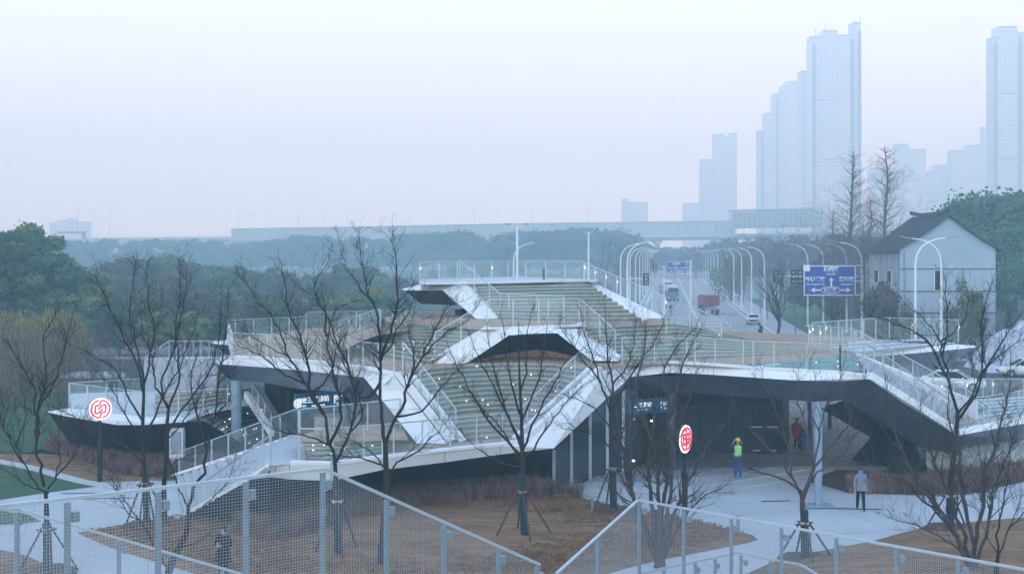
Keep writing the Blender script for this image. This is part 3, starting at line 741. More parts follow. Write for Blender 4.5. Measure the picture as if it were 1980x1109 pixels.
# ---- blue entrance signs
def text_mesh(body, size, loc, m, rz=0.0, thick=0.006, align='CENTER', bold=0.0, tilt=90):
    cu = bpy.data.curves.new('writing', 'FONT'); cu.body = body; cu.size = size; cu.align_x = align; cu.align_y = 'CENTER'
    cu.extrude = thick; cu.offset = bold
    o = bpy.data.objects.new('writing', cu); COL.objects.link(o); bpy.context.view_layer.update()
    me = bpy.data.meshes.new_from_object(o.evaluated_get(bpy.context.evaluated_depsgraph_get()))
    bpy.data.objects.remove(o); bpy.data.curves.remove(cu)
    M = Matrix.Translation(Vector(loc)) @ Matrix.Rotation(rz, 4, 'Z') @ Matrix.Rotation(R(tilt), 4, 'X')
    me.transform(M); return [v.co.copy() for v in me.vertices], [list(p.vertices) for p in me.polygons]
def add_text(mb, *a, **k):
    mb.mat(a[3] if len(a) > 3 else k['m']); v, f = text_mesh(*a, **k); mb.raw(v, f)
def metro_mark(mb, c, r, rz, red):
    "the interlaced ring emblem, drawn with bars, facing -Y before the turn"
    cs, sn = math.cos(rz), math.sin(rz)
    def P(x, z): return Vector((c[0] + x * r * cs, c[1] + x * r * sn, c[2] + z * r))
    mb.mat(red); up = (sn, -cs, 0); wd = r * .15; th = r * .05
    def arc(a0, a1, rad, n=14):
        pts = [P(rad * math.cos(R(a0 + (a1 - a0) * i / n)), rad * math.sin(R(a0 + (a1 - a0) * i / n))) for i in range(n + 1)]
        for a, b in zip(pts, pts[1:]): mb.bar(a, b, wd, th, up=up)
    arc(100, 262, .74); arc(-78, 82, .74)
    for pl in ([(.10, .72), (-.02, .62), (-.04, .40), (-.12, .30), (-.40, .30), (-.42, -.34), (-.20, -.36), (.20, .02)],
               [(-.10, -.72), (.02, -.60), (.04, -.36), (.12, -.28), (.40, -.28), (.42, .34), (.20, .34), (-.20, -.04)]):
        for a, b in zip(pl, pl[1:]): mb.bar(P(*a), P(*b), wd, th, up=up)
def fascia_sign(px0, px1, py0, py1, d0, d1, label, name, red='sign_red'):
    a, b = D(px0, (py0 + py1) / 2, d0), D(px1, (py0 + py1) / 2, d1); hgt = (py1 - py0) * (d0 + d1) / 2 / F
    c = (a + b) / 2; L_ = (b - a).length; rz = math.atan2(b.y - a.y, b.x - a.x); u = Vector((math.cos(rz), math.sin(rz), 0)); nrm = Vector((math.sin(rz), -math.cos(rz), 0))
    t = thing(name, c, label, 'sign')
    m_ = MB().mat('sign_blue_lit'); m_.box(c, (L_, .12, hgt), rz); m_.build('panel', t)
    f = c + nrm * .075
    w_ = MB(); metro_mark(w_, f - u * L_ * .46, hgt * .30, rz, red); w_.build('emblem', t)
    w_ = MB(); add_text(w_, '地铁', hgt * .30, f - u * L_ * .36 + Vector((0, 0, hgt * .1)), 'text_lit', rz=rz, bold=.004)
    add_text(w_, 'METRO', hgt * .15, f - u * L_ * .36 - Vector((0, 0, hgt * .18)), 'text_lit', rz=rz)
    add_text(w_, '三江南站', hgt * .36, f - u * L_ * .02 + Vector((0, 0, hgt * .1)), 'text_lit', rz=rz, bold=.006)
    add_text(w_, 'Sanjiang South', hgt * .15, f - u * L_ * .02 - Vector((0, 0, hgt * .2)), 'text_lit', rz=rz)
    add_text(w_, '1', hgt * .62, f + u * L_ * .33, 'text_lit', rz=rz, bold=.01)
    add_text(w_, '号口', hgt * .28, f + u * L_ * .41 + Vector((0, 0, hgt * .1)), 'text_lit', rz=rz, bold=.004)
    add_text(w_, 'Exit', hgt * .15, f + u * L_ * .41 - Vector((0, 0, hgt * .2)), 'text_lit', rz=rz)
    w_.build('lettering', t); return t
fascia_sign(1191, 1294, 771, 799, 56.3, 57.6, 'blue lit entrance sign reading exit 1 above the doors behind the round mast sign', 'entrance_sign')
fascia_sign(570, 660, 757, 793, 58.6, 60.5, 'blue lit entrance sign beneath the left roof wing, half hidden by bare branches', 'entrance_sign', 'text_lit')
# pale counters and light interior beyond the left sign
ig = MB().mat('concrete_wall'); ig.box((-7.8, 69.5, 2.1), (5.2, .3, 4.2)); ig.build('inner_wall', ST)
ig = MB().mat('white_panel'); ig.box(D(640, 822, 62), (1.6, .3, .9)); ig.box(D(612, 802, 64), (2.6, .4, .3)); ig.build('inner_counter', ST)
mb = MB().mat('steel_light'); mb.box(D(664, 785, 61), (.12, .12, 2.0)); mb.box(D(687, 790, 61), (.5, .05, 1.9)); mb.build('inner_door', ST)
# ------------------------------------------------------------------ wire-mesh railings of the ramp in the foreground
def ramp_railing(name, label, tops, posts_at, h, group, first_lit=True, pitch=0.05, wire=0.0032, side=1, pw=0.085):
    "tops: world points of the handrail; posts_at: list of (px, depth) of posts along it; real wires between them"
    tops = [Vector(t) for t in tops]
    root = thing(name, tops[0] - Vector((0, 0, h)), label, 'railing', group)
    hr = MB().mat('steel_light')
    for a, b in zip(tops, tops[1:]): hr.bar(a, b, .075, .05)
    for t in tops[1:-1]: hr.ell(t, (.045, .045, .03), 8, 5)
    hr.build('handrail', root)
    wm = MB().mat('steel_wire')
    for a, b in zip(tops, tops[1:]):
        d = b - a; L = math.hypot(d.x, d.y); n = int(L / pitch); off = Vector((d.y, -d.x, 0)).normalized() * .03 * side
        for i in range(n + 1):
            p = a.lerp(b, i / n) + off; wm.bar(p + Vector((0, 0, -.04)), p + Vector((0, 0, -h + .06)), wire)
        for k in range(int((h - .1) / pitch) + 1):
            z = Vector((0, 0, -.05 - k * pitch)); wm.bar(a + off + z, b + off + z, wire)
    wm.build('wire_mesh', root)
    for p, dr in posts_at:
        po = MB().mat('steel_post'); q = Vector(p)
        ang = math.atan2(dr.y, dr.x)
        po.box(q + Vector((0, 0, -h / 2 - .03)), (pw, .05, h - .06), ang)
        po.box(q + Vector((0, 0, -h / 2 - .03)) + Vector((-dr.y, dr.x, 0)) * .04, (pw * .35, .04, h - .10), ang)
        pp = po.build('post', root)
        u = Vector((dr.x, dr.y, 0)).normalized(); nr = Vector((-u.y, u.x, 0))
        lb = MB().mat('steel_post'); c = q + u * .13 + nr * .05 + Vector((0, 0, -.28))
        lb.box(c, (.11, .09, .15), ang); lb.box(c - u * .07 + Vector((0, 0, .03)), (.06, .04, .05), ang)
        fb = lb.build('light_fitting', root)
        wl = MB().mat('warm_light'); wl.box(c + Vector((0, 0, -.078)) - u * .03, (.04, .05, .004), ang); wl.build('lamp_glass', fb)
    return root
def along(a, b, pxs):
    "posts where the rail a-b is seen at photo columns pxs"
    o = []; d = (b - a)
    for px in pxs:
        k = (px - CX) / F   # solve (a.x + t dx) = k (a.y + t dy)
        t = (k * a.y - a.x) / (d.x - k * d.y); o.append((a + d * t, Vector((d.x, d.y, 0)).normalized()))
    return o
GRP = 'wire mesh railings of the ramp in the foreground'
a1, b1, c1 = D(-40, 983, 17.2), D(627, 906, 20.5), D(1043, 1090, 23.4)
ramp_railing('ramp_railing', 'galvanised wire mesh railing in the near foreground rising to a corner post and dropping right', [a1, b1, c1], along(a1, b1, [130, 306, 475, 624]) + along(b1, c1, [747, 858, 964, 1038]), 2.1, GRP)
a2, b2, c2 = D(-30, 985, 26), D(38, 985, 27), D(478, 1112, 29)
ramp_railing('ramp_railing', 'lower wire mesh railing behind the near one at the bottom left, sloping down right', [a2, b2, c2], along(a2, b2, [33]) + along(b2, c2, [230, 430]), 1.5, GRP)
a3, b3, c3 = D(1076, 1108, 30.5), D(1234, 966, 34), D(2030, 1109, 26.0)
ramp_railing('ramp_railing', 'long wire mesh railing at the bottom right with a peak at its left end', [a3, b3, c3], along(a3, b3, [1082, 1156]) + along(b3, c3, [1236, 1322, 1414, 1511, 1617, 1733, 1853, 1984]), 2.1, GRP)
a4, b4, b5, c4, d4 = D(1180, 1120, 34), D(1416, 1069, 36.5), D(1430, 1068, 36.7), D(1548, 1091, 36.0), D(1600, 1122, 34.5)
ramp_railing('ramp_railing', 'low wire mesh handrail on the steps below the long right railing', [a4, b4, b5, c4, d4], along(a4, b4, [1284, 1345, 1383]) + along(b5, c4, [1433, 1489]), 1.0, GRP, pitch=.08)
# the ramp itself below the picture, carrying those railings
rp = MB().mat('concrete_plaza')
def slab(P, z0, z1, th=.35):
    rp.prism([Vector((p.x, p.y, z - th)) for p, z in zip(P, z0)], (0, 0, th))
slab([a1, b1, b1 + Vector((1.6, -2.0, 0)), a1 + Vector((1.6, -2.2, 0))], [a1.z - 2.12, b1.z - 2.12, b1.z - 2.12, a1.z - 2.12], None)
slab([b1, c1, c1 + Vector((.8, -2.2, 0)), b1 + Vector((1.6, -2.0, 0))], [b1.z - 2.12, c1.z - 2.12, c1.z - 2.12, b1.z - 2.12], None)
slab([b3, c3, c3 + Vector((-1.8, -1.6, 0)), b3 + Vector((-1.2, -2.1, 0))], [b3.z - 2.12, c3.z - 2.12, c3.z - 2.12, b3.z - 2.12], None)
slab([a3, b3, b3 + Vector((-.6, -2.2, 0)), a3 + Vector((1.2, -1.6, 0))], [a3.z - 2.12, b3.z - 2.12, b3.z - 2.12, a3.z - 2.12], None)
slab([a2, c2, c2 + Vector((.4, -1.7, 0)), a2 + Vector((.4, -1.7, 0))], [a2.z - 1.52, c2.z - 1.52, c2.z - 1.52, a2.z - 1.52], None)
props(rp.build('ramp'), kind='structure')

# ------------------------------------------------------------------ bollard lights, cabinets, mast signs
def mast_sign(px, py, rpx, base_py, d, label, turn):
    c = D(px, py, d); r = rpx * d / F; t = thing('mast_sign', (c.x, d, 0), label, 'metro sign', 'round metro signs on black masts')
    po = MB().mat('black_metal'); po.tube([(c.x - .02, d, c.z - r), (c.x - .02, d, 1.75)], .07, 10); po.tube([(c.x - .02, d, 1.75), (c.x - .02, d, 0)], .115, 12); po.build('pole', t)
    cs, sn = math.cos(turn), math.sin(turn)
    def disc(off, rr, th, m):
        b = MB().mat(m); n = 36; ctr = Vector((c.x, d, c.z)) + Vector((sn, -cs, 0)) * off
        ring = [ctr + Vector((math.cos(a) * rr * cs, math.cos(a) * rr * sn, math.sin(a) * rr)) for a in [2 * math.pi * i / n for i in range(n)]]
        b.prism(ring, Vector((sn, -cs, 0)) * th); return b
    h = disc(-.12, r * 1.0, .12, 'black_metal').build('housing', t)
    f = disc(.0, r * .98, .03, 'sign_white_lit').build('face', t)
    m_ = MB(); metro_mark(m_, Vector((c.x, d, c.z)) + Vector((sn, -cs, 0)) * .045, r * 1.06, turn, 'sign_red'); m_.build('emblem', f)
    return t
mast_sign(194, 790, 22, 930, 54.5, 'lit round red and white metro sign on a black mast at the left', R(28))
mast_sign(1325, 848, 27.5, 980, 47.0, 'lit round red and white metro sign on a black mast before the dark entrance', R(56))
b = MB().mat('lamp_white'); c = D(343, 842, 57); b.box((c.x, 57, .95 + .35), (.62, .45, 1.3)); b.box((c.x, 57, 2.0), (.68, .5, .06)); b.box((c.x, 57.0, .32), (.5, .35, .64))
t = thing('equipment_cabinet', (c.x, 57, 0), 'tall pale equipment cabinet in the grasses left of the station', 'cabinet')
b.build('housing', t); p = MB().mat('steel_post'); p.box((c.x, 56.765, 1.35), (.5, .012, 1.05)); p.box((c.x + .12, 56.75, .95), (.2, .012, .03)); p.build('door', t)
def bollard(px, py, label):
    c = G(px, py); t = thing('bollard_light', (c.x, c.y, 0), label, 'bollard', 'slim dark bollard lights')
    b = MB().mat('steel_post'); b.box((c.x, c.y, .28), (.11, .11, .56)); b.box((c.x, c.y, .62), (.13, .13, .05)); b.build('post', t)
    l = MB().mat('lamp_grey'); l.box((c.x, c.y, .577), (.09, .09, .034)); l.build('lamp', t)
bollard(1427, 1031, 'slim dark bollard light at the tip of the brown lawn')
bollard(1565, 1064, 'slim dark bollard light behind the staked tree trunk at the bottom right')
bollard(1145, 995, 'small low spotlight post in the brown lawn behind the straight staked tree')
# ------------------------------------------------------------------ ornamental grasses (beds one could not count)
def grass_bed(name, px_poly, n, h, label, m='grass_purple', seed=1, blades=26, z=0.02, wide=.03):
    rnd = random.Random(seed); P = [G(x, y) for x, y in px_poly]
    xs = [p.x for p in P]; ys = [p.y for p in P]; mb = MB().mat(m); vs = []; fs = []
    def inside(x, y):
        c = False; j = len(P) - 1
        for i in range(len(P)):
            if (P[i].y > y) != (P[j].y > y) and x < (P[j].x - P[i].x) * (y - P[i].y) / (P[j].y - P[i].y) + P[i].x: c = not c
            j = i
        return c
    k = 0
    while k < n:
        x, y = rnd.uniform(min(xs), max(xs)), rnd.uniform(min(ys), max(ys))
        if not inside(x, y): continue
        k += 1; hh = h * rnd.uniform(.6, 1.15)
        for _ in range(blades):
            a = rnd.uniform(0, 6.283); r0 = rnd.uniform(0, .12); L = rnd.uniform(.05, .30) * hh * 1.2; bh = hh * rnd.uniform(.65, 1.05)
            bx, by = x + r0 * math.cos(a), y + r0 * math.sin(a); wv = Vector((-math.sin(a + rnd.uniform(-1, 1)), math.cos(a + rnd.uniform(-1, 1)), 0)) * wide * .5
            p0 = Vector((bx, by, z)); p1 = p0 + Vector((math.cos(a) * L * .4, math.sin(a) * L * .4, bh * .65)); p2 = p0 + Vector((math.cos(a) * L, math.sin(a) * L, bh))
            i = len(vs); vs += [p0 - wv, p0 + wv, p1 + wv * .9, p1 - wv * .9, p2]; fs += [(i, i + 1, i + 2, i + 3), (i + 3, i + 2, i + 4)]
    mb.raw(vs, fs); o = mb.build(name); return props(o, label, 'grasses', None, 'stuff')
grass_bed('ornamental_grass', [(440, 1035), (520, 1062), (600, 1052), (680, 1012), (760, 990), (900, 980), (1050, 968), (1130, 965), (1060, 950), (960, 940), (860, 945), (740, 955), (640, 962), (600, 975), (500, 1005)], 1050, .78, 'dry purple brown grasses along the foot of the low front terrace', seed=3)
grass_bed('ornamental_grass', [(90, 870), (160, 895), (230, 922), (330, 925), (430, 905), (500, 880), (480, 872), (400, 885), (300, 893), (200, 888), (140, 872), (110, 860)], 620, .75, 'dark dry grasses below the low left terrace', seed=5)
grass_bed('ornamental_grass', [(1640, 955), (1800, 955), (1870, 952), (1990, 925), (1990, 905), (1880, 915), (1800, 930), (1740, 935), (1640, 935)], 420, .6, 'low brown grasses along the foot of the right wall', seed=6)
sh = MB().mat('soil')
for poly in ([(435, 1037), (520, 1066), (610, 1056), (690, 1014), (760, 994), (900, 984), (1050, 972), (1135, 968), (1060, 945), (740, 950), (600, 965), (480, 1000)], [(85, 868), (160, 899), (230, 926), (330, 929), (430, 909), (505, 882), (480, 868), (300, 885), (110, 856)], [(1560, 930), (1640, 952), (1800, 958), (1870, 956), (1995, 928), (1995, 900), (1800, 925), (1740, 925), (1640, 900)]):
    sh.face([G(x, y) + Vector((0, 0, .014)) for x, y in poly])
props(sh.build('planting_soil'), kind='structure')
# short dry tufts so the lawn has a nap
grass_bed('dry_turf', [(170, 1035), (330, 1008), (640, 980), (930, 960), (1060, 960), (1165, 980), (1330, 1010), (1450, 1042), (1250, 1085), (1100, 1120), (400, 1120), (300, 1080)], 9000, .10, 'short straw coloured turf on the central lawn', m='lawn_straw', seed=8, blades=4, z=.2, wide=.035)
# ------------------------------------------------------------------ bare trees in front, grown from measured limbs
def twig(mb, p, d, L, r, rnd, depth, up=.25, nseg=4, tips=None):
    pts = [p.copy()]; rs = [r]; q = p.copy(); v = d.normalized()
    for i in range(nseg):
        v = (v + Vector((rnd.gauss(0, .16), rnd.gauss(0, .16), rnd.gauss(0, .12) + up * .22))).normalized()
        q = q + v * (L / nseg); pts.append(q.copy()); rs.append(max(.0035, r * (1 - .8 * (i + 1) / nseg)))
    mb.tube(pts, rs, 4 if r > .02 else 3, cap=False)
    if depth > 0:
        n = rnd.choice((2, 3, 3)) if depth > 1 else rnd.choice((1, 2, 3))
        for k in range(n):
            i = rnd.randint(1, nseg); base = pts[i]
            ax = (pts[i] - pts[i - 1]).normalized(); s = Vector((rnd.gauss(0, 1), rnd.gauss(0, 1), rnd.gauss(0, .6) + .3)); s = (s - ax * s.dot(ax)).normalized()
            dd = (ax + s * rnd.uniform(.45, .95)).normalized()
            twig(mb, base, dd, L * rnd.uniform(.45, .75), max(.004, rs[i] * .7), rnd, depth - 1, up, nseg)
def limb_tree(name, label, d, trunk, r0, limbs, seed, wrap=None, stakes=None, group='bare young trees planted round the station', twigs=1.0, m='bark', spread=1.2, tw_len=1.2, taper=.5):
    rnd = random.Random(seed); base = trunk[0]
    t = thing(name, (D(base[0], base[1], d).x, d, max(0, D(base[0], base[1], d).z)), label, 'tree', group)
    T = [D(x, y, d) for x, y in trunk]; s = MB().mat(m)
    n = len(T); TT = crom(T, max(8, n * 3)); s.tube(TT, [r0 * (1 - taper * i / (len(TT) - 1)) for i in range(len(TT))], 10, cap=True)
    s.build('trunk', t, smooth=True)
    cr = MB().mat(m)
    for li, lb in enumerate(limbs):
        off = rnd.uniform(-1, 1) * spread; P = []
        for i, (x, y) in enumerate(lb):
            k = i / (len(lb) - 1); P.append(D(x, y, d + off * k))
        P = crom(P, len(lb) * 3); L = sum((b - a).length for a, b in zip(P, P[1:]))
        rb = min(r0 * .42, .007 + L * .0078 * (r0 / .09) ** .5)
        rad = [max(.005, rb * (1 - .86 * i / (len(P) - 1))) for i in range(len(P))]
        P = [p + Vector((rnd.gauss(0, .028), rnd.gauss(0, .028), rnd.gauss(0, .02))) if 0 < i else p for i, p in enumerate(P)]
        cr.tube(P, rad, 6, cap=True)
        cnt = int(L * 6.0 * twigs)
        for k in range(cnt):
            u = rnd.uniform(.22, 1.0) ** .8; i = min(len(P) - 2, int(u * (len(P) - 1))); b0 = P[i].lerp(P[i + 1], rnd.random())
            ax = (P[i + 1] - P[i]).normalized(); sd_ = Vector((rnd.gauss(0, 1), rnd.gauss(0, 1), rnd.gauss(0, .5) + .25)); sd_ = (sd_ - ax * sd_.dot(ax)).normalized()
            twig(cr, b0, (ax + sd_ * rnd.uniform(.5, 1.0)).normalized(), tw_len * rnd.uniform(.45, 1.15) * (1.1 - .65 * u), max(.006, rad[i] * .5), rnd, 2 if rnd.random() < .5 else 1)
        twig(cr, P[-1], P[-1] - P[-2], tw_len * .35, rad[-1], rnd, 1)
    cr.build('branches', t, smooth=True)
    if wrap:
        a, b = D(wrap[0], wrap[1], d), D(wrap[2], wrap[3], d); wb = MB().mat('wrap_teal'); r0_ = min(r0, .13)
        Wp = resample([a, b], 14); wb.tube(Wp, [r0_ * (1.10 if i % 2 else 1.05) for i in range(14)], 10); wb.build('trunk_wrap', t)
    if stakes:
        rg = D(base[0], stakes[1] - 3, d); rb_ = MB().mat('soil'); nr_ = 20; zb = max(0, rg.z)
        R1_ = [Vector((rg.x + .95 * math.cos(6.283 * i / nr_) * rnd.uniform(.9, 1.1), d + .95 * math.sin(6.283 * i / nr_) * rnd.uniform(.9, 1.1), 0)) for i in range(nr_)]
        for i in range(nr_):
            p_, q_ = R1_[i], R1_[(i + 1) % nr_]; cc = Vector((rg.x, d, 0)); z3 = Vector((0, 0, zb + .12))
            rb_.face([p_, q_, cc.lerp(q_, .8) + z3 * 1.25, cc.lerp(p_, .8) + z3 * 1.25]); rb_.face([cc.lerp(p_, .8) + z3 * 1.25, cc.lerp(q_, .8) + z3 * 1.25, cc + z3])
        props(rb_.build('soil_ring'), kind='structure')
        tp, bt, sp, ns = stakes; a = D(wrap[0] if wrap else base[0], tp, d); g0 = D(base[0], bt, d)
        for k in range(ns):
            an = k * 2 * math.pi / ns + .5 + seed; st = MB().mat('stake_wood')
            foot = Vector((g0.x + sp * math.cos(an), g0.y + sp * math.sin(an), max(-.05, g0.z - .05))); top = a + Vector((.16 * math.cos(an), .16 * math.sin(an), .0))
            st.tube([foot, top + (top - foot) * .04], .034, 6); st.build('support_stake', t)
        cb = MB().mat('stake_wood')
        for k in range(4):
            an = k * math.pi / 2 + seed; e = Vector((math.cos(an), math.sin(an), 0)); f = Vector((-e.y, e.x, 0))
            cb.tube([a + e * .15 - f * .26 + Vector((0, 0, -.02 * k)), a + e * .15 + f * .26 + Vector((0, 0, -.02 * k))], .025, 6)
        cb.build('cross_ties', t)
        rp_ = MB().mat('rope'); rp_.tube([a + Vector((0, 0, -.05)), a + Vector((0, 0, .04))], r0 * 1.32, 10); rp_.build('rope_tie', t)
    return t
limb_tree('bare_tree', 'staked bare tree with forked crown at the left edge behind the near railing', 38.8, [(92, 1112), (90, 1040), (90, 985), (88, 948)], .125,
  [[(88, 950), (72, 935), (45, 895), (30, 860), (10, 820), (-12, 780)], [(45, 895), (18, 850), (0, 800), (-15, 740)], [(85, 940), (78, 900), (72, 850), (70, 790), (62, 740), (32, 690), (5, 650)], [(72, 850), (75, 790), (88, 730), (85, 660), (110, 600)],
   [(92, 945), (108, 920), (116, 880), (112, 835), (125, 790)], [(108, 920), (135, 890), (148, 870), (165, 810)], [(75, 790), (102, 745), (118, 700), (140, 610)], [(30, 860), (50, 800), (40, 740)], [(95, 952), (60, 940), (20, 915), (-10, 900)]], 11, wrap=(90, 1010, 94, 1108), stakes=(1022, 1118, .95, 4))
limb_tree('bare_tree', 'tall staked bare tree with upright boughs left of the station stairs', 45.2, [(284, 1020), (281, 950), (277, 880), (276, 820), (278, 760)], .11,
  [[(278, 762), (265, 700), (243, 660), (218, 610), (190, 540), (185, 505)], [(278, 762), (290, 690), (300, 640), (290, 590), (283, 500)], [(277, 860), (300, 800), (330, 740), (360, 680), (385, 600)], [(276, 815), (250, 770), (228, 720), (180, 685), (120, 655)],
   [(278, 745), (262, 660), (250, 600), (262, 510)], [(281, 900), (240, 860), (190, 840), (150, 810), (100, 785)], [(277, 850), (240, 800), (210, 740), (170, 700)], [(282, 925), (320, 905), (360, 880), (400, 870)]], 12, wrap=(281, 925, 284, 1020), stakes=(934, 1022, .85, 4))
limb_tree('bare_tree', 'bare tree with two rising boughs just left of the white entrance stairs', 46.2, [(318, 1010), (317, 940), (321, 890), (322, 835), (326, 790)], .11,
  [[(326, 790), (345, 740), (345, 690), (340, 630), (350, 560), (346, 495)], [(326, 790), (310, 740), (330, 690), (345, 640), (358, 580), (362, 515)], [(322, 840), (360, 780), (400, 730), (415, 690), (425, 640), (430, 555)], [(326, 785), (300, 740), (290, 680), (275, 640), (270, 590)], [(322, 850), (350, 820), (385, 770), (398, 720)]], 13)
limb_tree('bare_tree', 'dark bare tree forking low in the foreground beside the person in black', 38.0, [(322, 1122), (330, 1092), (347, 1055), (362, 1025), (364, 978)], .125,
  [[(364, 980), (345, 940), (330, 900), (321, 870), (325, 820)], [(364, 980), (375, 945), (392, 915), (400, 870), (415, 800), (420, 740), (438, 640), (440, 555)], [(328, 1100), (300, 1060), (277, 1015), (245, 990), (228, 955), (205, 920)], [(277, 1015), (240, 965), (222, 930), (200, 900)],
   [(364, 1000), (400, 972), (440, 930), (455, 880)], [(400, 870), (380, 800), (370, 740), (385, 660)], [(347, 1060), (390, 1040), (430, 1010)]], 14)
limb_tree('bare_tree', 'bare tree with teal wrapped trunk and wide crown in front of the left roof wing', 40.5, [(655, 1084), (653, 1000), (650, 940), (648, 900)], .14,
  [[(648, 902), (637, 860), (625, 800), (590, 740), (560, 690), (540, 640), (515, 600), (497, 585), (470, 535)], [(637, 860), (660, 810), (655, 760), (640, 700), (632, 650), (650, 600), (667, 588)], [(625, 800), (600, 760), (596, 700), (575, 640), (560, 600), (545, 505)], [(632, 650), (625, 600), (605, 560), (640, 495)],
   [(637, 860), (600, 845), (530, 830), (500, 800)], [(648, 895), (672, 840), (690, 780), (662, 690), (640, 650)], [(590, 740), (545, 720), (510, 690), (465, 670), (440, 640)], [(600, 760), (640, 720), (655, 660), (690, 640)], [(560, 690), (520, 670), (470, 640)], [(672, 840), (700, 800), (690, 740), (700, 700)]], 15, wrap=(652, 945, 655, 1084), stakes=(968, 1086, .9, 3), twigs=1.1)
limb_tree('bare_tree', 'large dark bare tree with two tall stems in front of the amphitheatre', 39.2, [(738, 1108), (741, 1040), (748, 950), (746, 900), (745, 855)], .15,
  [[(745, 858), (737, 800), (735, 740), (736, 690), (728, 600), (712, 565), (702, 520), (695, 462)], [(745, 858), (768, 805), (790, 745), (815, 690), (835, 650), (862, 600), (880, 585)], [(735, 740), (700, 770), (672, 705), (650, 660), (630, 600), (620, 555)], [(736, 690), (755, 640), (768, 590), (765, 520), (758, 450)], [(815, 690), (860, 645), (900, 622), (925, 590)],
   [(736, 700), (765, 650), (790, 600), (800, 560)], [(748, 945), (762, 900), (800, 878), (850, 830), (870, 800)], [(768, 805), (820, 790), (862, 735), (900, 700)], [(728, 600), (700, 560), (672, 520), (660, 480)], [(746, 905), (715, 870), (680, 850), (640, 830)], [(790, 745), (800, 690), (790, 640), (812, 590)], [(745, 900), (700, 885), (640, 880), (600, 888)]], 16, wrap=(739, 1050, 738, 1108), twigs=1.0)
limb_tree('bare_tree', 'slender straight bare tree held by four wooden stakes in the middle of the brown lawn', 43.0, [(1014, 1048), (1010, 950), (1010, 880), (1008, 800), (1005, 740), (1003, 680), (1003, 620)], .12,
  [[(1010, 872), (980, 800), (950, 740), (925, 690), (905, 640)], [(1008, 880), (960, 830), (915, 770), (880, 700), (862, 660)], [(1010, 870), (1040, 800), (1062, 755), (1095, 700), (1120, 650)], [(1006, 850), (978, 790), (955, 710), (938, 620)], [(1006, 830), (1030, 760), (1048, 700), (1060, 610)],
   [(1005, 800), (985, 720), (976, 650), (968, 590)], [(1010, 890), (1050, 840), (1080, 795), (1110, 760), (1140, 735)], [(1010, 905), (960, 890), (905, 850), (880, 820)], [(1005, 770), (1018, 700), (1020, 640), (1030, 590)], [(1009, 900), (985, 850), (945, 800), (895, 760)]], 17, wrap=(1009, 915, 1015, 1048), stakes=(950, 1052, 1.15, 4), twigs=.8, tw_len=.8, taper=.93)
limb_tree('bare_tree', 'staked bare tree with a teal wrapped trunk in front of the glazed wall', 47.8, [(1187, 992), (1185, 930), (1183, 870), (1182, 820), (1180, 792)], .13,
  [[(1180, 792), (1160, 740), (1132, 700), (1100, 655), (1080, 620)], [(1180, 792), (1186, 740), (1175, 690), (1170, 620), (1165, 570)], [(1182, 830), (1150, 790), (1110, 770), (1065, 755)], [(1180, 792), (1210, 740), (1240, 700), (1270, 650), (1292, 600)], [(1182, 850), (1215, 820), (1252, 800), (1290, 760)], [(1160, 740), (1150, 700), (1128, 640), (1120, 590)], [(1183, 870), (1150, 840), (1100, 830), (1070, 815)], [(1186, 740), (1215, 700), (1230, 640), (1225, 600)]], 18, wrap=(1184, 905, 1187, 992), stakes=(905, 994, 1.25, 3), twigs=1.2)
limb_tree('multi_stem_tree', 'bushy multi stemmed bare tree rising from the lawn by the round sign', 39.6, [(1276, 1096), (1276, 1078), (1275, 1060)], .20,
  [[(1272, 1090), (1250, 1030), (1225, 960), (1215, 880), (1220, 800), (1235, 730), (1250, 660), (1245, 620)], [(1274, 1092), (1262, 1000), (1255, 900), (1262, 830), (1272, 760), (1300, 680), (1342, 635)], [(1277, 1092), (1280, 1000), (1290, 900), (1290, 830), (1310, 760), (1320, 700), (1352, 645)], [(1275, 1090), (1240, 1000), (1215, 930), (1200, 850), (1190, 780), (1165, 720)],
   [(1280, 1092), (1300, 1000), (1322, 950), (1362, 870), (1390, 830), (1420, 780)], [(1276, 1092), (1295, 960), (1302, 850), (1330, 780), (1345, 715)], [(1274, 1092), (1245, 1010), (1200, 960), (1150, 905)], [(1277, 1090), (1275, 980), (1270, 880), (1240, 800), (1200, 720)], [(1280, 1092), (1310, 1020), (1360, 960), (1420, 930)]], 19, twigs=1.15, m='bark_pale', wrap=(1274, 985, 1277, 1060))
limb_tree('bare_tree', 'staked bare tree with low spreading crown beside the white conical column', 40.4, [(1557, 1086), (1556, 1015), (1551, 968), (1565, 930), (1573, 905)], .125,
  [[(1573, 905), (1585, 835), (1600, 780), (1622, 735), (1630, 700)], [(1551, 968), (1530, 920), (1500, 880), (1460, 840), (1428, 800), (1400, 765)], [(1530, 922), (1525, 860), (1502, 800), (1480, 745), (1470, 700)], [(1573, 905), (1610, 860), (1640, 820), (1662, 760), (1680, 720)], [(1565, 930), (1600, 900), (1640, 868), (1655, 825)], [(1551, 950), (1500, 920), (1430, 900), (1370, 868), (1330, 860)], [(1573, 905), (1560, 830), (1540, 770), (1545, 710)], [(1585, 835), (1560, 780), (1580, 720)]], 20, wrap=(1555, 985, 1557, 1086), stakes=(1010, 1088, 1.0, 4), m='bark_pale')
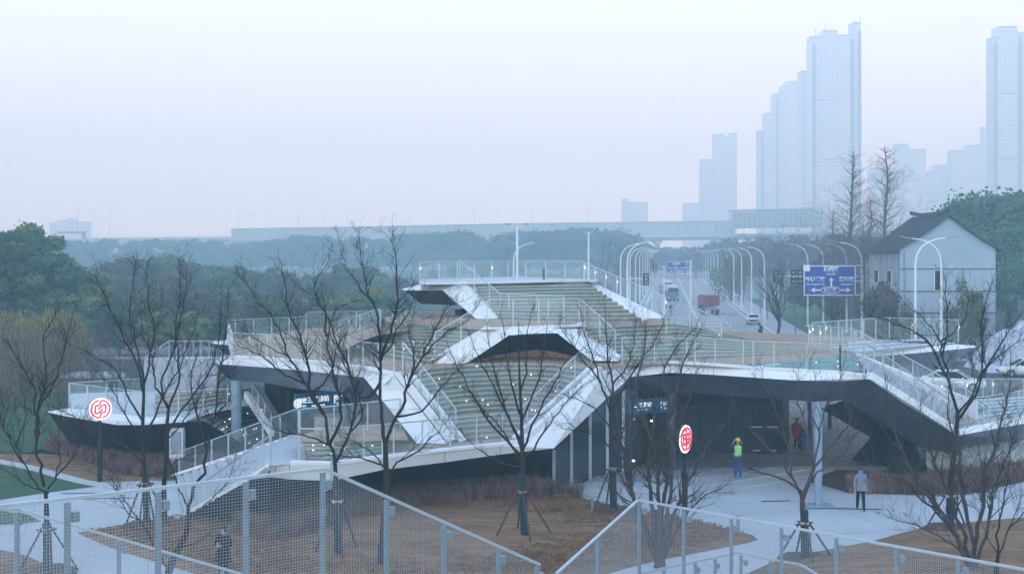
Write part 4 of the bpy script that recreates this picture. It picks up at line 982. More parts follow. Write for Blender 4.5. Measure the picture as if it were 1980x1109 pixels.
limb_tree('bare_tree', 'large staked bare tree with a teal wrapped trunk at the right, before the low wall', 44.8, [(1838, 1026), (1836, 960), (1842, 900), (1848, 850), (1852, 795)], .14,
  [[(1852, 797), (1835, 740), (1815, 700), (1795, 660), (1760, 640), (1710, 615), (1680, 610)], [(1835, 740), (1822, 690), (1818, 660), (1790, 620), (1755, 590)], [(1818, 660), (1850, 640), (1868, 600), (1872, 560)], [(1852, 800), (1875, 770), (1902, 720), (1940, 680), (1990, 648)], [(1875, 770), (1915, 768), (1950, 760)], [(1822, 690), (1832, 610), (1825, 525)], [(1850, 815), (1888, 760), (1900, 700), (1898, 620), (1918, 540)], [(1795, 660), (1745, 660), (1700, 650)], [(1902, 720), (1950, 640), (1985, 590)]], 21, wrap=(1837, 955, 1838, 1026), stakes=(958, 1028, .9, 3))
limb_tree('multi_stem_tree', 'bushy multi stemmed bare tree in the bottom right corner behind the railing', 38.4, [(1882, 1118), (1882, 1095), (1881, 1075)], .19,
  [[(1880, 1112), (1870, 1060), (1850, 1000), (1830, 940), (1800, 880), (1780, 815), (1785, 760)], [(1882, 1112), (1885, 1040), (1900, 980), (1905, 920), (1920, 880), (1935, 820), (1950, 760), (1955, 690)], [(1880, 1112), (1850, 1040), (1800, 980), (1740, 930), (1700, 900), (1655, 888)], [(1885, 1060), (1870, 1000), (1860, 930), (1852, 870), (1830, 800), (1838, 730)], [(1880, 1100), (1840, 1020), (1780, 940), (1745, 870), (1720, 800), (1715, 740)], [(1884, 1100), (1910, 1020), (1925, 940), (1950, 880), (1972, 800)], [(1882, 1090), (1840, 1050), (1790, 1020), (1720, 1000)], [(1870, 1000), (1850, 900), (1800, 840), (1760, 800)]], 22, twigs=1.3, m='bark_pale')
limb_tree('bare_tree', 'dark leaning bare tree cut off by the right edge of the picture', 37.4, [(1925, 1132), (1927, 1098), (1930, 1070)], .10,
  [[(1930, 1072), (1950, 1020), (1970, 970), (1988, 940)], [(1930, 1070), (1932, 1000), (1945, 940), (1950, 880), (1955, 835)], [(1950, 1020), (1985, 985), (2010, 950)], [(1930, 1072), (1905, 1030), (1890, 980)]], 23)
# ------------------------------------------------------------------ generic trees built once, then copied
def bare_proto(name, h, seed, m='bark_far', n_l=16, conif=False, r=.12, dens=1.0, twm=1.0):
    rnd = random.Random(seed); s = MB().mat(m); top = h * (.98 if conif else .55); P = [Vector((rnd.gauss(0, .05) * i, rnd.gauss(0, .05) * i, top * i / 6)) for i in range(7)]
    s.tube(P, [r * (1 - .85 * i / 6) if conif else r * (1 - .5 * i / 6) for i in range(7)], 6)
    c = MB().mat(m)
    for k in range(n_l):
        u = (.16 + .82 * k / n_l) if conif else rnd.uniform(.4, 1); i = min(5, int(u * 6)); b = P[i].lerp(P[i + 1], u * 6 - i)
        a = rnd.uniform(0, 6.283)
        if conif: L = h * .27 * (1.06 - u) + .25; d = Vector((math.cos(a), math.sin(a), .75))
        else: L = h * rnd.uniform(.32, .5); d = Vector((math.cos(a) * .55, math.sin(a) * .55, 1))
        twig(c, b, d, L, r * (.17 if conif else .45) * twm, rnd, 3, up=.3 if not conif else .12)
        if conif: twig(c, b, d + Vector((.3, .3, 0)), L * .7, r * .12, rnd, 2, up=.05)
    return s, c
def proto_thing(name, sc, loc, label, cat, group):
    t = thing(name, (0, 0, 0), label, cat, group); s, c = sc
    s.build('trunk', t); c.build('branches', t); t.location = Vector(loc); return t
def put(proto, loc, rz, sc, label, state):
    if not state.get(id(proto)): o = proto; state[id(proto)] = True
    else: o = copy_tree(proto)
    o.location = Vector(loc); o.rotation_euler = (0, 0, rz); o.scale = (sc[0], sc[0], sc[1]) if hasattr(sc, '__len__') else (sc, sc, sc); o['label'] = label; return o
def crown_mesh(rx, rz, nblob, leaves, leaf, seed, m, droop=0.0, bf=1.0):
    "leaf-sized faces spread through clumps in the crown's volume"
    rnd = random.Random(seed); vs = []; fs = []; blobs = []
    for k in range(nblob):
        a = rnd.uniform(0, 6.283); u = rnd.uniform(-.85, 1); rr = math.sqrt(max(0, 1 - u * u)) * rnd.uniform(.45, .95)
        br = rx * rnd.uniform(.22, .46) * bf; blobs.append((Vector((rx * rr * math.cos(a) * .8, rx * rr * math.sin(a) * .8, rz * (u * .72))), br))
    for k in range(leaves):
        c, br = rnd.choice(blobs)
        n = Vector((rnd.gauss(0, 1), rnd.gauss(0, 1), rnd.gauss(0, 1) + .25)).normalized()
        rad = br * rnd.uniform(.45, 1.0) ** .6 * (rnd.uniform(1.1, 1.6) if rnd.random() < .22 else 1); p = c + Vector((n.x * rad, n.y * rad, n.z * rad * .8))
        if droop: p.z -= droop * rnd.random() ** 2 * rz
        t1 = n.cross(Vector((rnd.gauss(0, 1), rnd.gauss(0, 1), rnd.gauss(0, 1)))).normalized(); nn = (n + Vector((rnd.gauss(0, .5), rnd.gauss(0, .5), rnd.gauss(0, .5)))).normalized()
        t1 = (t1 - nn * t1.dot(nn)).normalized(); t2 = nn.cross(t1); s = leaf * rnd.uniform(.6, 1.3)
        if droop: t2 = Vector((0, 0, 1)); s2 = s * 2.2
        else: s2 = s * rnd.uniform(.6, 1)
        i = len(vs); vs += [p - t1 * s * .5, p - t2 * s2 * .5, p + t1 * s * .5, p + t2 * s2 * .5]; fs.append((i, i + 1, i + 2, i + 3))
    return vs, fs, blobs
def leafy_proto(name, rx, rz, trunk_h, nblob, leaves, leaf, seed, m, label, cat='tree', group=None, droop=0.0, bf=1.0):
    t = thing(name, (0, 0, 0), label, cat, group); vs, fs, bl = crown_mesh(rx, rz, nblob, leaves, leaf, seed, m, droop, bf); rnd = random.Random(seed + 99)
    c0 = Vector((0, 0, trunk_h + rz * .72)); c = MB().mat(m); c.raw([v + c0 for v in vs], fs); co = c.build('crown', t)
    s = MB().mat('bark_far'); s.tube([(0, 0, 0), (.05, 0, trunk_h * .6), (0, .05, trunk_h + rz * .5)], [rx * .07, rx * .05, rx * .03], 7)
    for b, r_ in bl[:6]: s.tube([(0, 0, trunk_h * .75), (b + c0) * .5 + Vector((0, 0, trunk_h * .4)), b + c0], [rx * .03, rx * .02, rx * .008], 4, cap=False)
    s.build('trunk', t); return t
def leafm(name, a, b, sc=.6, rand=.28): mat(name, a, .85, col2=b, scale=sc, rand=rand, spec=.15)
leafm('leaf_dark', (.10, .185, .085), (.022, .055, .040), .45)
leafm('leaf_mid', (.15, .24, .09), (.030, .070, .045), .32)
leafm('leaf_bamboo', (.20, .27, .10), (.05, .09, .05), .5)
leafm('leaf_willow', (.34, .30, .10), (.15, .15, .065), 1.2)
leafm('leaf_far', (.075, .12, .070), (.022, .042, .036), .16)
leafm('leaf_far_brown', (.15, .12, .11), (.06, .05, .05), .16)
leafm('leaf_brown', (.15, .13, .10), (.07, .065, .055), 1.0)
# ------------------------------------------------------------------ woods, tree by tree
st = {}
rnd = random.Random(77)
def pl(px, d): return (px - CX) / F * d
def topz(py, d): return H - (py - CY) * d / F
GA = 'tall evergreens at the left edge'; GB_ = 'rounded evergreens of the wood behind the station'; GC = 'far hazy trees below the elevated road'; GD = 'evergreens behind the white house'
PA = [leafy_proto('evergreen_tree', 3.6, 5.2, 4.5, n_, 9500, .32, s, m_, 'x', group=GA, bf=b_) for s, n_, m_, b_ in ((1, 34, 'leaf_dark', .85), (2, 46, 'leaf_bamboo', .6), (3, 40, 'leaf_mid', .7), (4, 50, 'leaf_dark', .55))]
PB = [leafy_proto('evergreen_tree', rx_, rz2, 1.4, 30, 10000, .38, s, mm, 'x', group=GB_, bf=.88) for s, mm, rx_, rz2 in ((5, 'leaf_mid', 4.6, 4.2), (6, 'leaf_dark', 4.2, 4.6), (7, 'leaf_mid', 3.4, 4.4), (8, 'leaf_bamboo', 3.0, 4.6), (15, 'leaf_brown', 3.6, 4.0))]
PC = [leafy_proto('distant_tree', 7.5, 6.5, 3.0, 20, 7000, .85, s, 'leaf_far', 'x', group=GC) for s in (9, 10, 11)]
PD = [leafy_proto('evergreen_tree', 5.2, 5.0, 4.0, 26, 10000, .42, s, 'leaf_dark', 'x', group=GD) for s in (12, 13)]
HA = [11.4 + .8, 0, 0]
def plant(protos, px, py_top, d, base_h, label, width=1.0):
    p = protos[rnd.randrange(len(protos))]; hh = topz(py_top, d); s = hh / base_h
    return put(p, (pl(px, d), d, 0), rnd.uniform(0, 6.28), (s * width, s), label, st)
hA, hB, hC, hD = 4.5 + 5.2 * 1.72, 1.4 + 4.4 * 1.72, 3.0 + 6.5 * 1.72, 4.0 + 5 * 1.72
adjs = ['dense', 'ragged', 'broad', 'dark', 'full', 'loose', 'rounded', 'leaning']
# left edge cluster
for px, py, d, lab in ((-70, 425, 100, 'dark evergreen whose crown is cut by the left edge of the picture'), (-15, 428, 112, 'tall dark evergreen at the left edge, second in from the frame'), (28, 425, 118, 'tall dark evergreen left of the highest ragged crown'), (62, 416, 121, 'highest ragged evergreen crown of the left cluster against the sky'), (100, 470, 117, 'lower evergreen on the right shoulder of the left cluster'),
                   (130, 500, 125, 'low evergreen at the right foot of the left cluster'), (5, 500, 98, 'dark leafy tree below the tall left cluster'), (60, 520, 102, 'dense evergreen in front of the tall left cluster')):
    plant(PA, px, py, d * 1.15, hA, lab, 1.15)
# mid wood
k = 0
row = [(150, 505, 150), (185, 515, 160), (215, 500, 165), (245, 488, 172), (280, 498, 168), (312, 490, 175), (345, 505, 165), (375, 500, 178), (412, 510, 172), (448, 512, 178), (485, 520, 180), (520, 515, 186), (556, 520, 176), (590, 528, 186), (628, 522, 190), (662, 505, 195), (700, 512, 188), (735, 525, 182), (770, 530, 190), (800, 545, 195),
       (165, 545, 132), (205, 555, 136), (250, 548, 140), (295, 552, 138), (340, 556, 142), (388, 558, 140), (432, 562, 142), (478, 560, 146), (522, 566, 145), (565, 566, 150), (610, 566, 152), (652, 560, 155), (695, 562, 158), (740, 568, 158), (785, 572, 165), (230, 590, 122), (300, 600, 120), (370, 598, 122), (440, 600, 125)]
tones = ['dark green', 'grey green', 'olive', 'dull green', 'deep green']
for i, (px, py, d) in enumerate(row):
    front = d < 160
    if not front: d *= 1.4
    else: d *= 1.0
    side = 'left' if px < 330 else ('middle' if px < 560 else 'right')
    near_ = min(((abs(px - x), t) for x, t in ((180, 'the yellow willow'), (278, 'the tall upright bare tree'), (345, 'the bare tree by the stairs'), (440, 'the left tip of the roof'), (560, 'the left roof wing'), (700, 'the two stemmed bare tree'), (800, 'the top deck railing'))))[1]
    plant(PB, px, py, d, hB, '%s %s evergreen, %s row, behind %s' % (adjs[(i * 3) % 8], tones[i % 5], 'front' if front else 'back', near_), 1.45)
# far hazy belt
far = [(100, 470, 330), (140, 464, 345), (175, 470, 335), (212, 462, 350), (250, 470, 340), (290, 460, 352), (330, 466, 345), (372, 464, 356), (415, 466, 350), (455, 470, 345), (497, 466, 360), (540, 460, 352), (580, 454, 348), (618, 452, 356), (655, 468, 350), (695, 456, 345), (730, 462, 352), (768, 458, 340), (800, 448, 338), (838, 452, 342), (872, 444, 330), (900, 450, 335),
       (948, 480, 300), (980, 460, 305), (1012, 444, 310), (1050, 446, 300), (1088, 442, 306), (1128, 440, 310), (1165, 446, 302), (1195, 448, 308), (1235, 482, 330), (120, 500, 265), (200, 505, 255), (840, 520, 250), (880, 512, 255), (930, 515, 250), (985, 505, 255)]
for i, (px, py, d) in enumerate(far):
    d *= 1.9
    ref = 'left of the green barrier' if px < 450 else ('under the barrier left half' if px < 760 else ('in the clump left of the lamp mast' if px < 930 else 'between the lamp masts'))
    plant(PC, px, py, d, hC, '%s hazy tree %s, %s' % (adjs[(i * 5) % 8], ref.replace('in the clump left of the lamp mast', 'left of the lamp mast'), ['low on the skyline', 'rising above its neighbours', 'tucked between others', 'at a notch in the skyline', 'with a flat top', 'with a domed top', 'spreading wide'][i % 7]), 1.6)
PCB = [leafy_proto('distant_tree', 6.5, 6.0, 2.0, 18, 5000, .8, s, 'leaf_far_brown', 'x', group='brown hazy trees beside the far road') for s in (18, 19)]
for i, (px, py, d) in enumerate([(1345, 478, 520), (1375, 470, 500), (1408, 462, 470), (1440, 468, 440), (1475, 458, 420), (1510, 466, 400), (1545, 455, 380), (1580, 462, 360), (1615, 450, 340), (1650, 460, 330), (1690, 455, 320), (1240, 486, 420), (1262, 480, 520), (1284, 478, 560), (1306, 480, 570), (1326, 478, 560)]):
    plant(PCB, px, py, d, 2 + 6 * 1.72, '%s brown hazy tree %s' % (adjs[(i * 3) % 8], ['closing the far end of the road, left', 'closing the far end of the road, middle', 'closing the far end of the road, right', 'left of the far road', 'nearer, left of the far road'][i % 5] if px < 1330 else ['right of the far blue sign', 'behind the roadside lamps', 'above the red truck', 'behind the lone traffic light', 'left of the near blue sign', 'behind the near blue sign', 'between the tall bare conical trees'][min(6, i * 7 // 11)]), 1.3)
for i, (px, py, d) in enumerate([(1588, 500, 190), (1620, 560, 172), (1650, 540, 178), (1682, 560, 165), (1706, 600, 150), (1706, 545, 121)]):
    plant(PCB, px, py, d, 2 + 6 * 1.72, ['brown bushy tree at the left edge of the near blue sign', 'low brown bush right under the near blue sign', 'brown bushy tree at the right edge of the near blue sign', 'brown bush behind the sign pole', 'low brown bush at the left corner of the house', 'brown bushy tree hiding the side wall of the house'][i], 1.0 if i < 5 else .5)
# behind the house, right
for px, py, d, lab in ((1790, 430, 190, 'dark tree just left of the house ridge'), (1835, 395, 175, 'broad evergreen over the ridge of the white house'), (1875, 375, 170, 'tall evergreen over the right roof slope of the house'), (1915, 362, 168, 'highest evergreen behind the house'), (1955, 358, 165, 'tall evergreen near the right edge'), (2000, 360, 160, 'evergreen cut by the right edge of the picture'),
                   (1900, 440, 150, 'evergreen beside the right eave of the house'), (1950, 430, 150, 'lower evergreen right of the house'), (1985, 470, 145, 'low evergreen at the right edge above the shed'), (1935, 500, 140, 'dense evergreen above the shed roof'), (1975, 540, 142, 'lowest evergreen at the right edge')):
    plant(PD, px, py, d * 1.15, hD, lab, 1.05)
# trees along the far road
PW = leafy_proto('willow_tree', 3.4, 3.0, 1.6, 18, 9000, .16, 21, 'leaf_willow', 'x', group='yellowing willows', droop=.9)
hW = 1.6 + 3 * 1.72
for px, py, d, w_, lab in ((20, 592, 88, .62, 'yellow willow under the dark trees at the left edge'), (88, 586, 90, .72, 'golden willow, the brightest of the left willows'), (138, 592, 92, .5, 'small golden willow at the right of the left group'), (733, 548, 170, .9, 'pale green willow in the wood behind the big bare tree')):
    plant([PW], px, py, d, hW, lab, w_)
leafm('leaf_willow_green', (.14, .17, .06), (.075, .10, .045), 1.2)
PG = leafy_proto('willow_tree', 2.6, 2.8, 1.4, 15, 3800, .12, 23, 'leaf_willow_green', 'x', group='green willows by the white house', droop=.9)
for px, py, d, w_, lab in ((1862, 525, 118, .85, 'thin green willow against the white gable'), (1745, 575, 120, .8, 'faded low willow left of the gable wall'), (1415, 470, 260, 1.0, 'hazy willow beside the far road')):
    plant([PG], px, py, d, 1.4 + 2.8 * 1.72, lab, w_)
# bare brush, left
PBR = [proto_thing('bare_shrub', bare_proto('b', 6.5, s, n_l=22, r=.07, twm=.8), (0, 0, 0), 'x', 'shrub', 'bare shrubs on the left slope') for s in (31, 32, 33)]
spots = [(-20, 640, 78), (20, 632, 82), (60, 628, 84), (100, 640, 80), (140, 628, 86), (175, 640, 84), (35, 680, 70), (85, 672, 73), (130, 668, 76), (180, 660, 80), (215, 655, 86), (250, 640, 92), (5, 700, 68), (65, 712, 68), (290, 650, 98), (330, 655, 100), (110, 700, 71), (160, 690, 76), (260, 668, 88), (300, 676, 90), (350, 672, 95), (395, 670, 98), (230, 690, 82), (370, 640, 105), (420, 650, 108)]
for i, (px, py, d) in enumerate(spots):
    p = PBR[i % 3]; hh = topz(py, d)
    put(p, (pl(px, d), d, 0), rnd.uniform(0, 6.28), hh / 6.3, '%s bare purple shrub on the left slope, %s' % (['twiggy', 'dense', 'thin', 'tangled', 'upright', 'spreading'][i % 6], ['beside the lawn edge', 'below the yellow willow', 'near the left frame edge', 'behind the low left terrace', 'at the foot of the dark wood', 'left of the pale panel wall', 'in the second row'][(i * 4) % 7]), st)
for i, (px, py, d) in enumerate([(250, 520, 128), (335, 520, 130), (405, 560, 126), (480, 550, 130), (120, 610, 100)]):
    put(PBR[i % 3], (pl(px, d), d, 0), rnd.uniform(0, 6.28), topz(py, d) / 6.3, 'pale bare tree standing in front of the wood, %s' % ['behind the tall upright bare tree', 'behind the twin boughs by the stairs', 'left of the roof tip', 'above the left roof wing', 'beside the yellow willows'][i], st)
# metasequoias by the house
PM = [proto_thing('metasequoia', bare_proto('m', 24, s, m='bark_far', n_l=84, conif=True, r=.27, twm=.8), (0, 0, 0), 'x', 'tree', 'bare conical trees left of the house') for s in (41, 42, 43)]
for i, (px, py, d, lab) in enumerate([(1646, 286, 150, 'tall bare conical tree, left one of the two tallest'), (1711, 275, 148, 'tallest bare conical tree, just left of the house roof'), (1678, 378, 158, 'shorter bare conical tree between the two tallest'), (1612, 400, 165, 'low bare conical tree above the blue road sign'), (1672, 420, 140, 'bare slim tree rising behind the sign pole'), (1735, 440, 165, 'slender bare tree against the dark roof slope'), (1625, 455, 170, 'faint bare conical tree behind the street lamps')]):
    put(PM[i % 3], (pl(px, d), d, 0), rnd.uniform(0, 6.28), (topz(py, d) / 24 * 1.45, topz(py, d) / 24), lab, st)
# roadside saplings
PS = [proto_thing('roadside_tree', bare_proto('r', 14, s, n_l=20, conif=True, r=.10), (0, 0, 0), 'x', 'tree', 'slim bare trees along the far road') for s in (51, 52)]
for i in range(30):
    d = 150 + i * 9.5; x = road_x(d, 10.6 if i % 2 == 0 else 15.5) + rnd.uniform(-.5, .5)
    put(PS[i % 2], (x, d, 0), rnd.uniform(0, 6.28), (.8, rnd.uniform(.85, 1.1)), '%s bare tree on the far road right verge, %s' % (['straight', 'crooked', 'pale', 'dark', 'tall', 'short'][i % 6], ['nearest the crossing' if i < 4 else '', 'beside the white car' if 3 < i < 8 else '', 'level with the red truck' if 7 < i < 12 else '', 'the %s one into the haze' % ['first', 'second', 'third', 'fourth', 'fifth', 'sixth', 'seventh', 'eighth', 'ninth', 'tenth', 'eleventh', 'twelfth', 'thirteenth', 'fourteenth', 'fifteenth', 'sixteenth', 'seventeenth', 'last'][max(0, min(17, i - 12))] if i > 11 else ''][0 if i < 4 else 1 if i < 8 else 2 if i < 12 else 3]), st)
for i in range(14):
    d = 150 + i * 14; x = road_x(d, -12.5)
    put(PS[i % 2], (x, d, 0), rnd.uniform(0, 6.28), (.8, rnd.uniform(.8, 1.1)), '%s bare tree on the far road left verge%s' % (['straight', 'crooked', 'pale', 'dark'][i % 4], ', %s from the crossing' % ['first', 'second', 'third', 'fourth', 'fifth', 'sixth', 'seventh', 'eighth', 'ninth', 'tenth', 'eleventh', 'twelfth', 'thirteenth', 'fourteenth'][i]), st)
# single bare trees by the crossing
PX = [proto_thing('bare_tree', bare_proto('x', 9.5, s, m='bark', n_l=13, r=.17, twm=.9), (0, 0, 0), 'x', 'tree', 'bare trees by the crossing') for s in (61, 62)]
for i, (px, py, d, lab) in enumerate([(1504, 487, 135, 'dark bare tree standing at the crossing in front of the traffic lights'), (1608, 560, 128, 'bare tree under the blue road sign'), (1720, 560, 118, 'bare tree before the side wall of the house'), (1905, 640, 100, 'low bare bush right of the far roof tip'), (1880, 655, 98, 'rounded twiggy bush beside the parked white car'), (1935, 640, 104, 'twiggy bush before the pale rubble')]):
    put(PX[i % 2], (pl(px, d), d, 0), rnd.uniform(0, 6.28), topz(py, d) / 9.3, lab, st)
# ------------------------------------------------------------------ street lamps
def smooth_arc(p0, p1, ctrl, n=10):
    p0, p1, c = Vector(p0), Vector(p1), Vector(ctrl); return [p0 * (1 - t) ** 2 + c * 2 * t * (1 - t) + p1 * t * t for t in [i / n for i in range(n + 1)]]
def lamp_proto(arms=1):
    t = thing('street_lamp', (0, 0, 0), 'x', 'street lamp', 'white curved street lamps')
    p = MB().mat('lamp_white'); p.tube([(0, 0, 0), (0, 0, 9.0)], [.13, .09], 8); p.box((0, 0, .12), (.45, .45, .24)); p.build('pole', t)
    for s in ((1,) if arms == 1 else (1, -1)):
        P = smooth_arc((0, 0, 9.0), (2.7 * s, 0, 11.3), (0, 0, 11.2))
        a = MB().mat('lamp_white'); a.tube(P, [.09 - .004 * i for i in range(len(P))], 6); a.build('arm', t)
        h = MB().mat('lamp_grey'); h.bar((2.5 * s, 0, 11.28), (3.5 * s, 0, 11.47), .24, .10); h.build('lamp_head', t)
    return t
LP = lamp_proto(1)
for i, (px, d, rz, lab) in enumerate([(1213, 132, 0, 'curved street lamp nearest the top deck railing, arm to the right'), (1200, 160, 0, 'curved street lamp just behind the nearest one on the left kerb'), (993, 150, 0, 'curved street lamp beside the tall double arm mast'), (1770, 103, 0, 'large curved street lamp before the gable, arm to the right'), (1820, 106, R(180), 'large curved street lamp before the gable, arm to the left'),
    (1666, 146, R(180), 'curved lamp right of the blue road sign'), (1637, 158, R(180), 'curved lamp rising behind the blue road sign'), (1592, 178, R(180), 'curved lamp above the left half of the blue road sign'), (1562, 170, R(180), 'curved lamp at the left edge of the blue road sign')]):
    put(LP, (pl(px, d), d, 0), rz, 1.0, lab, st)
for i in range(15):
    d = 176 + i * 27; put(LP, (road_x(d, 9.3), d, 0), R(180), .97, 'curved lamp on the right kerb of the far road, %s' % ['beside the bare crossing tree', 'just before the white car', 'behind the white car', 'level with the red truck', 'just past the red truck', 'sixth from the crossing'][min(i, 5)] if i < 6 else 'faint lamp on the right kerb, %s after the row thins in haze' % ['first', 'second', 'third', 'fourth', 'fifth', 'sixth', 'seventh', 'eighth', 'last'][i - 6], st)
for i in range(11):
    d = 190 + i * 34; put(LP, (road_x(d, -10.2), d, 0), 0, .97, 'curved street lamp on the left kerb of the far road, %s' % ['first behind the nearest pair', 'second behind the nearest pair', 'by the dark traffic light', 'before the far blue sign'][i] if i < 4 else 'faint lamp on the left kerb, %s beyond the far blue sign' % ['first', 'second', 'third', 'fourth', 'fifth', 'sixth', 'last'][i - 4], st)
L2 = thing('mast_lamp', (0, 0, 0), 'tall mast with two short lamp arms behind the top deck', 'street lamp', 'tall straight lamp masts')
p = MB().mat('lamp_white'); p.tube([(0, 0, 0), (0, 0, 13.0)], [.19, .12], 8); p.build('pole', L2)
for s in (1, -1):
    a = MB().mat('lamp_white'); a.bar((0, 0, 12.7), (.85 * s, 0, 13.2), .07); a.build('arm', L2); a = MB().mat('lamp_grey'); a.bar((.7 * s, 0, 13.15), (1.3 * s, 0, 13.25), .28, .12); a.build('lamp_head', L2)
L3 = copy_tree(L2); L2.location = (pl(1000, 135), 135, 0); L3.location = (pl(1138, 150), 150, 0); L3.scale = (.9, .9, .97); L3['label'] = 'straight lamp mast with a flat double head, right of centre behind the top deck'
# ------------------------------------------------------------------ traffic lights
def traffic_light(px, py0, py1, d, pole_px, label, two=False):
    c = D(px, (py0 + py1) / 2, d); h = (py1 - py0) * d / F; t = thing('traffic_light', (pl(pole_px, d), d, 0), label, 'traffic light', 'traffic lights at the crossing')
    x1 = pl(pole_px, d); p = MB().mat('lamp_white'); p.tube([(x1, d, 0), (x1, d, c.z + .2)], [.11, .09], 8); p.bar((x1, d, c.z + .1), (c.x, d + .12, c.z + .05), .08); p.build('pole', t)
    for k in range(2 if two else 1):
        b = MB().mat('black_metal'); b.box((c.x + k * .75, d, c.z), (.6, .25, h)); hd_ = b.build('signal_head', t)
        for j in (-1, 0, 1):
            l = MB().mat('lamp_grey'); l.tube([(c.x + k * .75, d - .14, c.z + j * h * .3), (c.x + k * .75, d - .26, c.z + j * h * .3)], .17, 8); l.build('lens_hood', hd_)
traffic_light(1249, 528, 551, 128, 1213, 'dark traffic light hanging from the left street pole before the far road')
traffic_light(1500, 523, 546, 143, 1668, 'dark traffic light left of the blue sign, the lone one on its arm')
traffic_light(1534, 521, 549, 144.5, 1684, 'pair of dark traffic lights just left of the blue road sign', True)
traffic_light(1266, 510, 522, 200, 1284, 'small hazy traffic light left of the far blue sign')
# ------------------------------------------------------------------ blue road signs
def road_sign(x0, x1, y0, y1, d, pole_px, label, near=True):
    a, b = D(x0, y0, d), D(x1, y1, d); W, Hh = b.x - a.x, a.z - b.z; c = (a + b) / 2; t = thing('road_sign', (pl(pole_px, d), d, 0), label, 'road sign', 'blue direction signs')
    p = MB().mat('sign_blue'); p.box(c, (W, .08, Hh)); pn = p.build('panel', t)
    e = MB().mat('sign_white')
    y = d - .045; w_ = W * .018; iw, ih = W / 2 - w_, Hh / 2 - w_
    for (p0, p1) in (((-iw, -ih), (iw, -ih)), ((iw, -ih), (iw, ih)), ((iw, ih), (-iw, ih)), ((-iw, ih), (-iw, -ih))): e.bar((c.x + p0[0], y, c.z + p0[1]), (c.x + p1[0], y, c.z + p1[1]), w_, .02, up=(0, 1, 0))
    e.build('border', pn)
    f = MB(); yy = d - .05
    def T(s, size, u, v, bold=.0): add_text(f, s, size * Hh, (c.x + u * W, yy, c.z + v * Hh), 'sign_white', bold=bold * Hh)
    if near:
        T('福柯路', .165, .03, .355, .006); T('Fuke Rd.', .085, .03, .21, .002)
        T('外环辅路', .165, -.275, .03, .006); T('Outer Ring Side Rd.', .075, -.27, -.12, .002); T('萧颂路', .165, .325, .03, .006); T('Xiaosong Rd.', .075, .325, -.12, .002); T('镇泾路', .14, .02, -.315, .006)
    else:
        T('福柯路', .22, .0, .3, .008); T('外环辅路', .18, -.22, -.05, .006); T('萧颂路', .18, .3, -.05, .006); T('镇泾路', .15, .1, -.34, .006)
    f.mat('sign_white')
    def B(p0, p1, k=.028): f.bar((c.x + p0[0] * W, yy, c.z + p0[1] * Hh), (c.x + p1[0] * W, yy, c.z + p1[1] * Hh), k * W, .02, up=(0, 1, 0))
    def Tri(pts): f.prism([Vector((c.x + u * W, yy - .01, c.z + v * Hh)) for u, v in pts], (0, .02, 0))
    B((.03, -.21), (.03, .02), .034); Tri([(-.02, .0), (.08, .0), (.03, .10)])
    Tri([(-.36, -.305), (-.28, -.22), (-.28, -.39)]); B((-.29, -.305), (-.17, -.305)); Tri([(.40, -.305), (.32, -.22), (.32, -.39)]); B((.33, -.305), (.22, -.305))
    P = [(-.11, -.21), (.15, -.21), (.21, -.305), (.15, -.40), (-.11, -.40), (-.17, -.305)]
    for i in range(6): B(P[i], P[(i + 1) % 6], .012)
    f.build('lettering', pn)
    if near:
        q = MB().mat('sign_white'); q.box((c.x - W * .435, d - .05, c.z + Hh * .40), (W * .125, .02, Hh * .20)); q.build('badge', pn)
        q = MB().mat('sign_red_paint'); q.box((c.x - W * .385, d - .046, c.z - Hh * .31), (W * .03, .012, Hh * .10)); q.box((c.x + W * .425, d - .046, c.z - Hh * .31), (W * .03, .012, Hh * .10)); q.build('red_patch', pn)
    g_ = MB().mat('lamp_white'); xp = pl(pole_px, d); g_.tube([(xp, d + .3, 0), (xp, d + .3, a.z + .35)], .17, 8); g_.build('pole', t)
    for v in (.48, -.02, -.46):
        k = MB().mat('lamp_white'); k.bar((c.x - W * .3, d + .12, c.z + v * Hh), (xp + .25, d + .12, c.z + v * Hh), .1); k.build('arm', t)
road_sign(1553, 1655, 512, 572, 140, 1676, 'large blue direction sign with three white arrows on a pole before the house')
road_sign(1289, 1327, 506, 528, 250, 1336, 'small hazy blue direction sign over the far road', False)
# ------------------------------------------------------------------ the white house
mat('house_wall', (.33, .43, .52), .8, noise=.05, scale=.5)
mat('house_side', (.26, .29, .33), .85, noise=.15, scale=.4, scale2=1.5)  # darker than the gable: shade on the house's side painted into the colour
mat('roof_tile', (.06, .065, .08), .8, noise=.25, scale=1.0, bump=.4, bscale=12)
mat('window_dark', (.012, .018, .026), .5, spec=.12)
hx0, hx1, hy0, hy1, ez, rz_ = 39.1, 48.7, 125.0, 136.0, 10.5, 13.7
hm = (hx0 + hx1) / 2
HO = thing('house', (hm, 130, 0), 'pale rendered gabled house with dark tiled roof right of the blue sign', 'house')
w_ = MB().mat('house_wall'); w_.prism([Vector(p) for p in ((hx0, hy0, 0), (hx1, hy0, 0), (hx1, hy0, ez), (hm, hy0, rz_), (hx0, hy0, ez))], (0, .3, 0)); w_.build('gable_wall', HO)
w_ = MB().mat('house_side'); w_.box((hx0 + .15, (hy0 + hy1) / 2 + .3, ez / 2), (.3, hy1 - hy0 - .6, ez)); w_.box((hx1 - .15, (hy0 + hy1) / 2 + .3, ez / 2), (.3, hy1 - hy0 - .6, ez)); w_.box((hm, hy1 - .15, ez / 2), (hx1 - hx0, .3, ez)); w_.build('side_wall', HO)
r_ = MB().mat('roof_tile')
def sag(x0, z0, x1, z1, s):
    return [(x0 + (x1 - x0) * t, z0 + (z1 - z0) * t - s * math.sin(math.pi * t)) for t in [i / 6 for i in range(7)]]
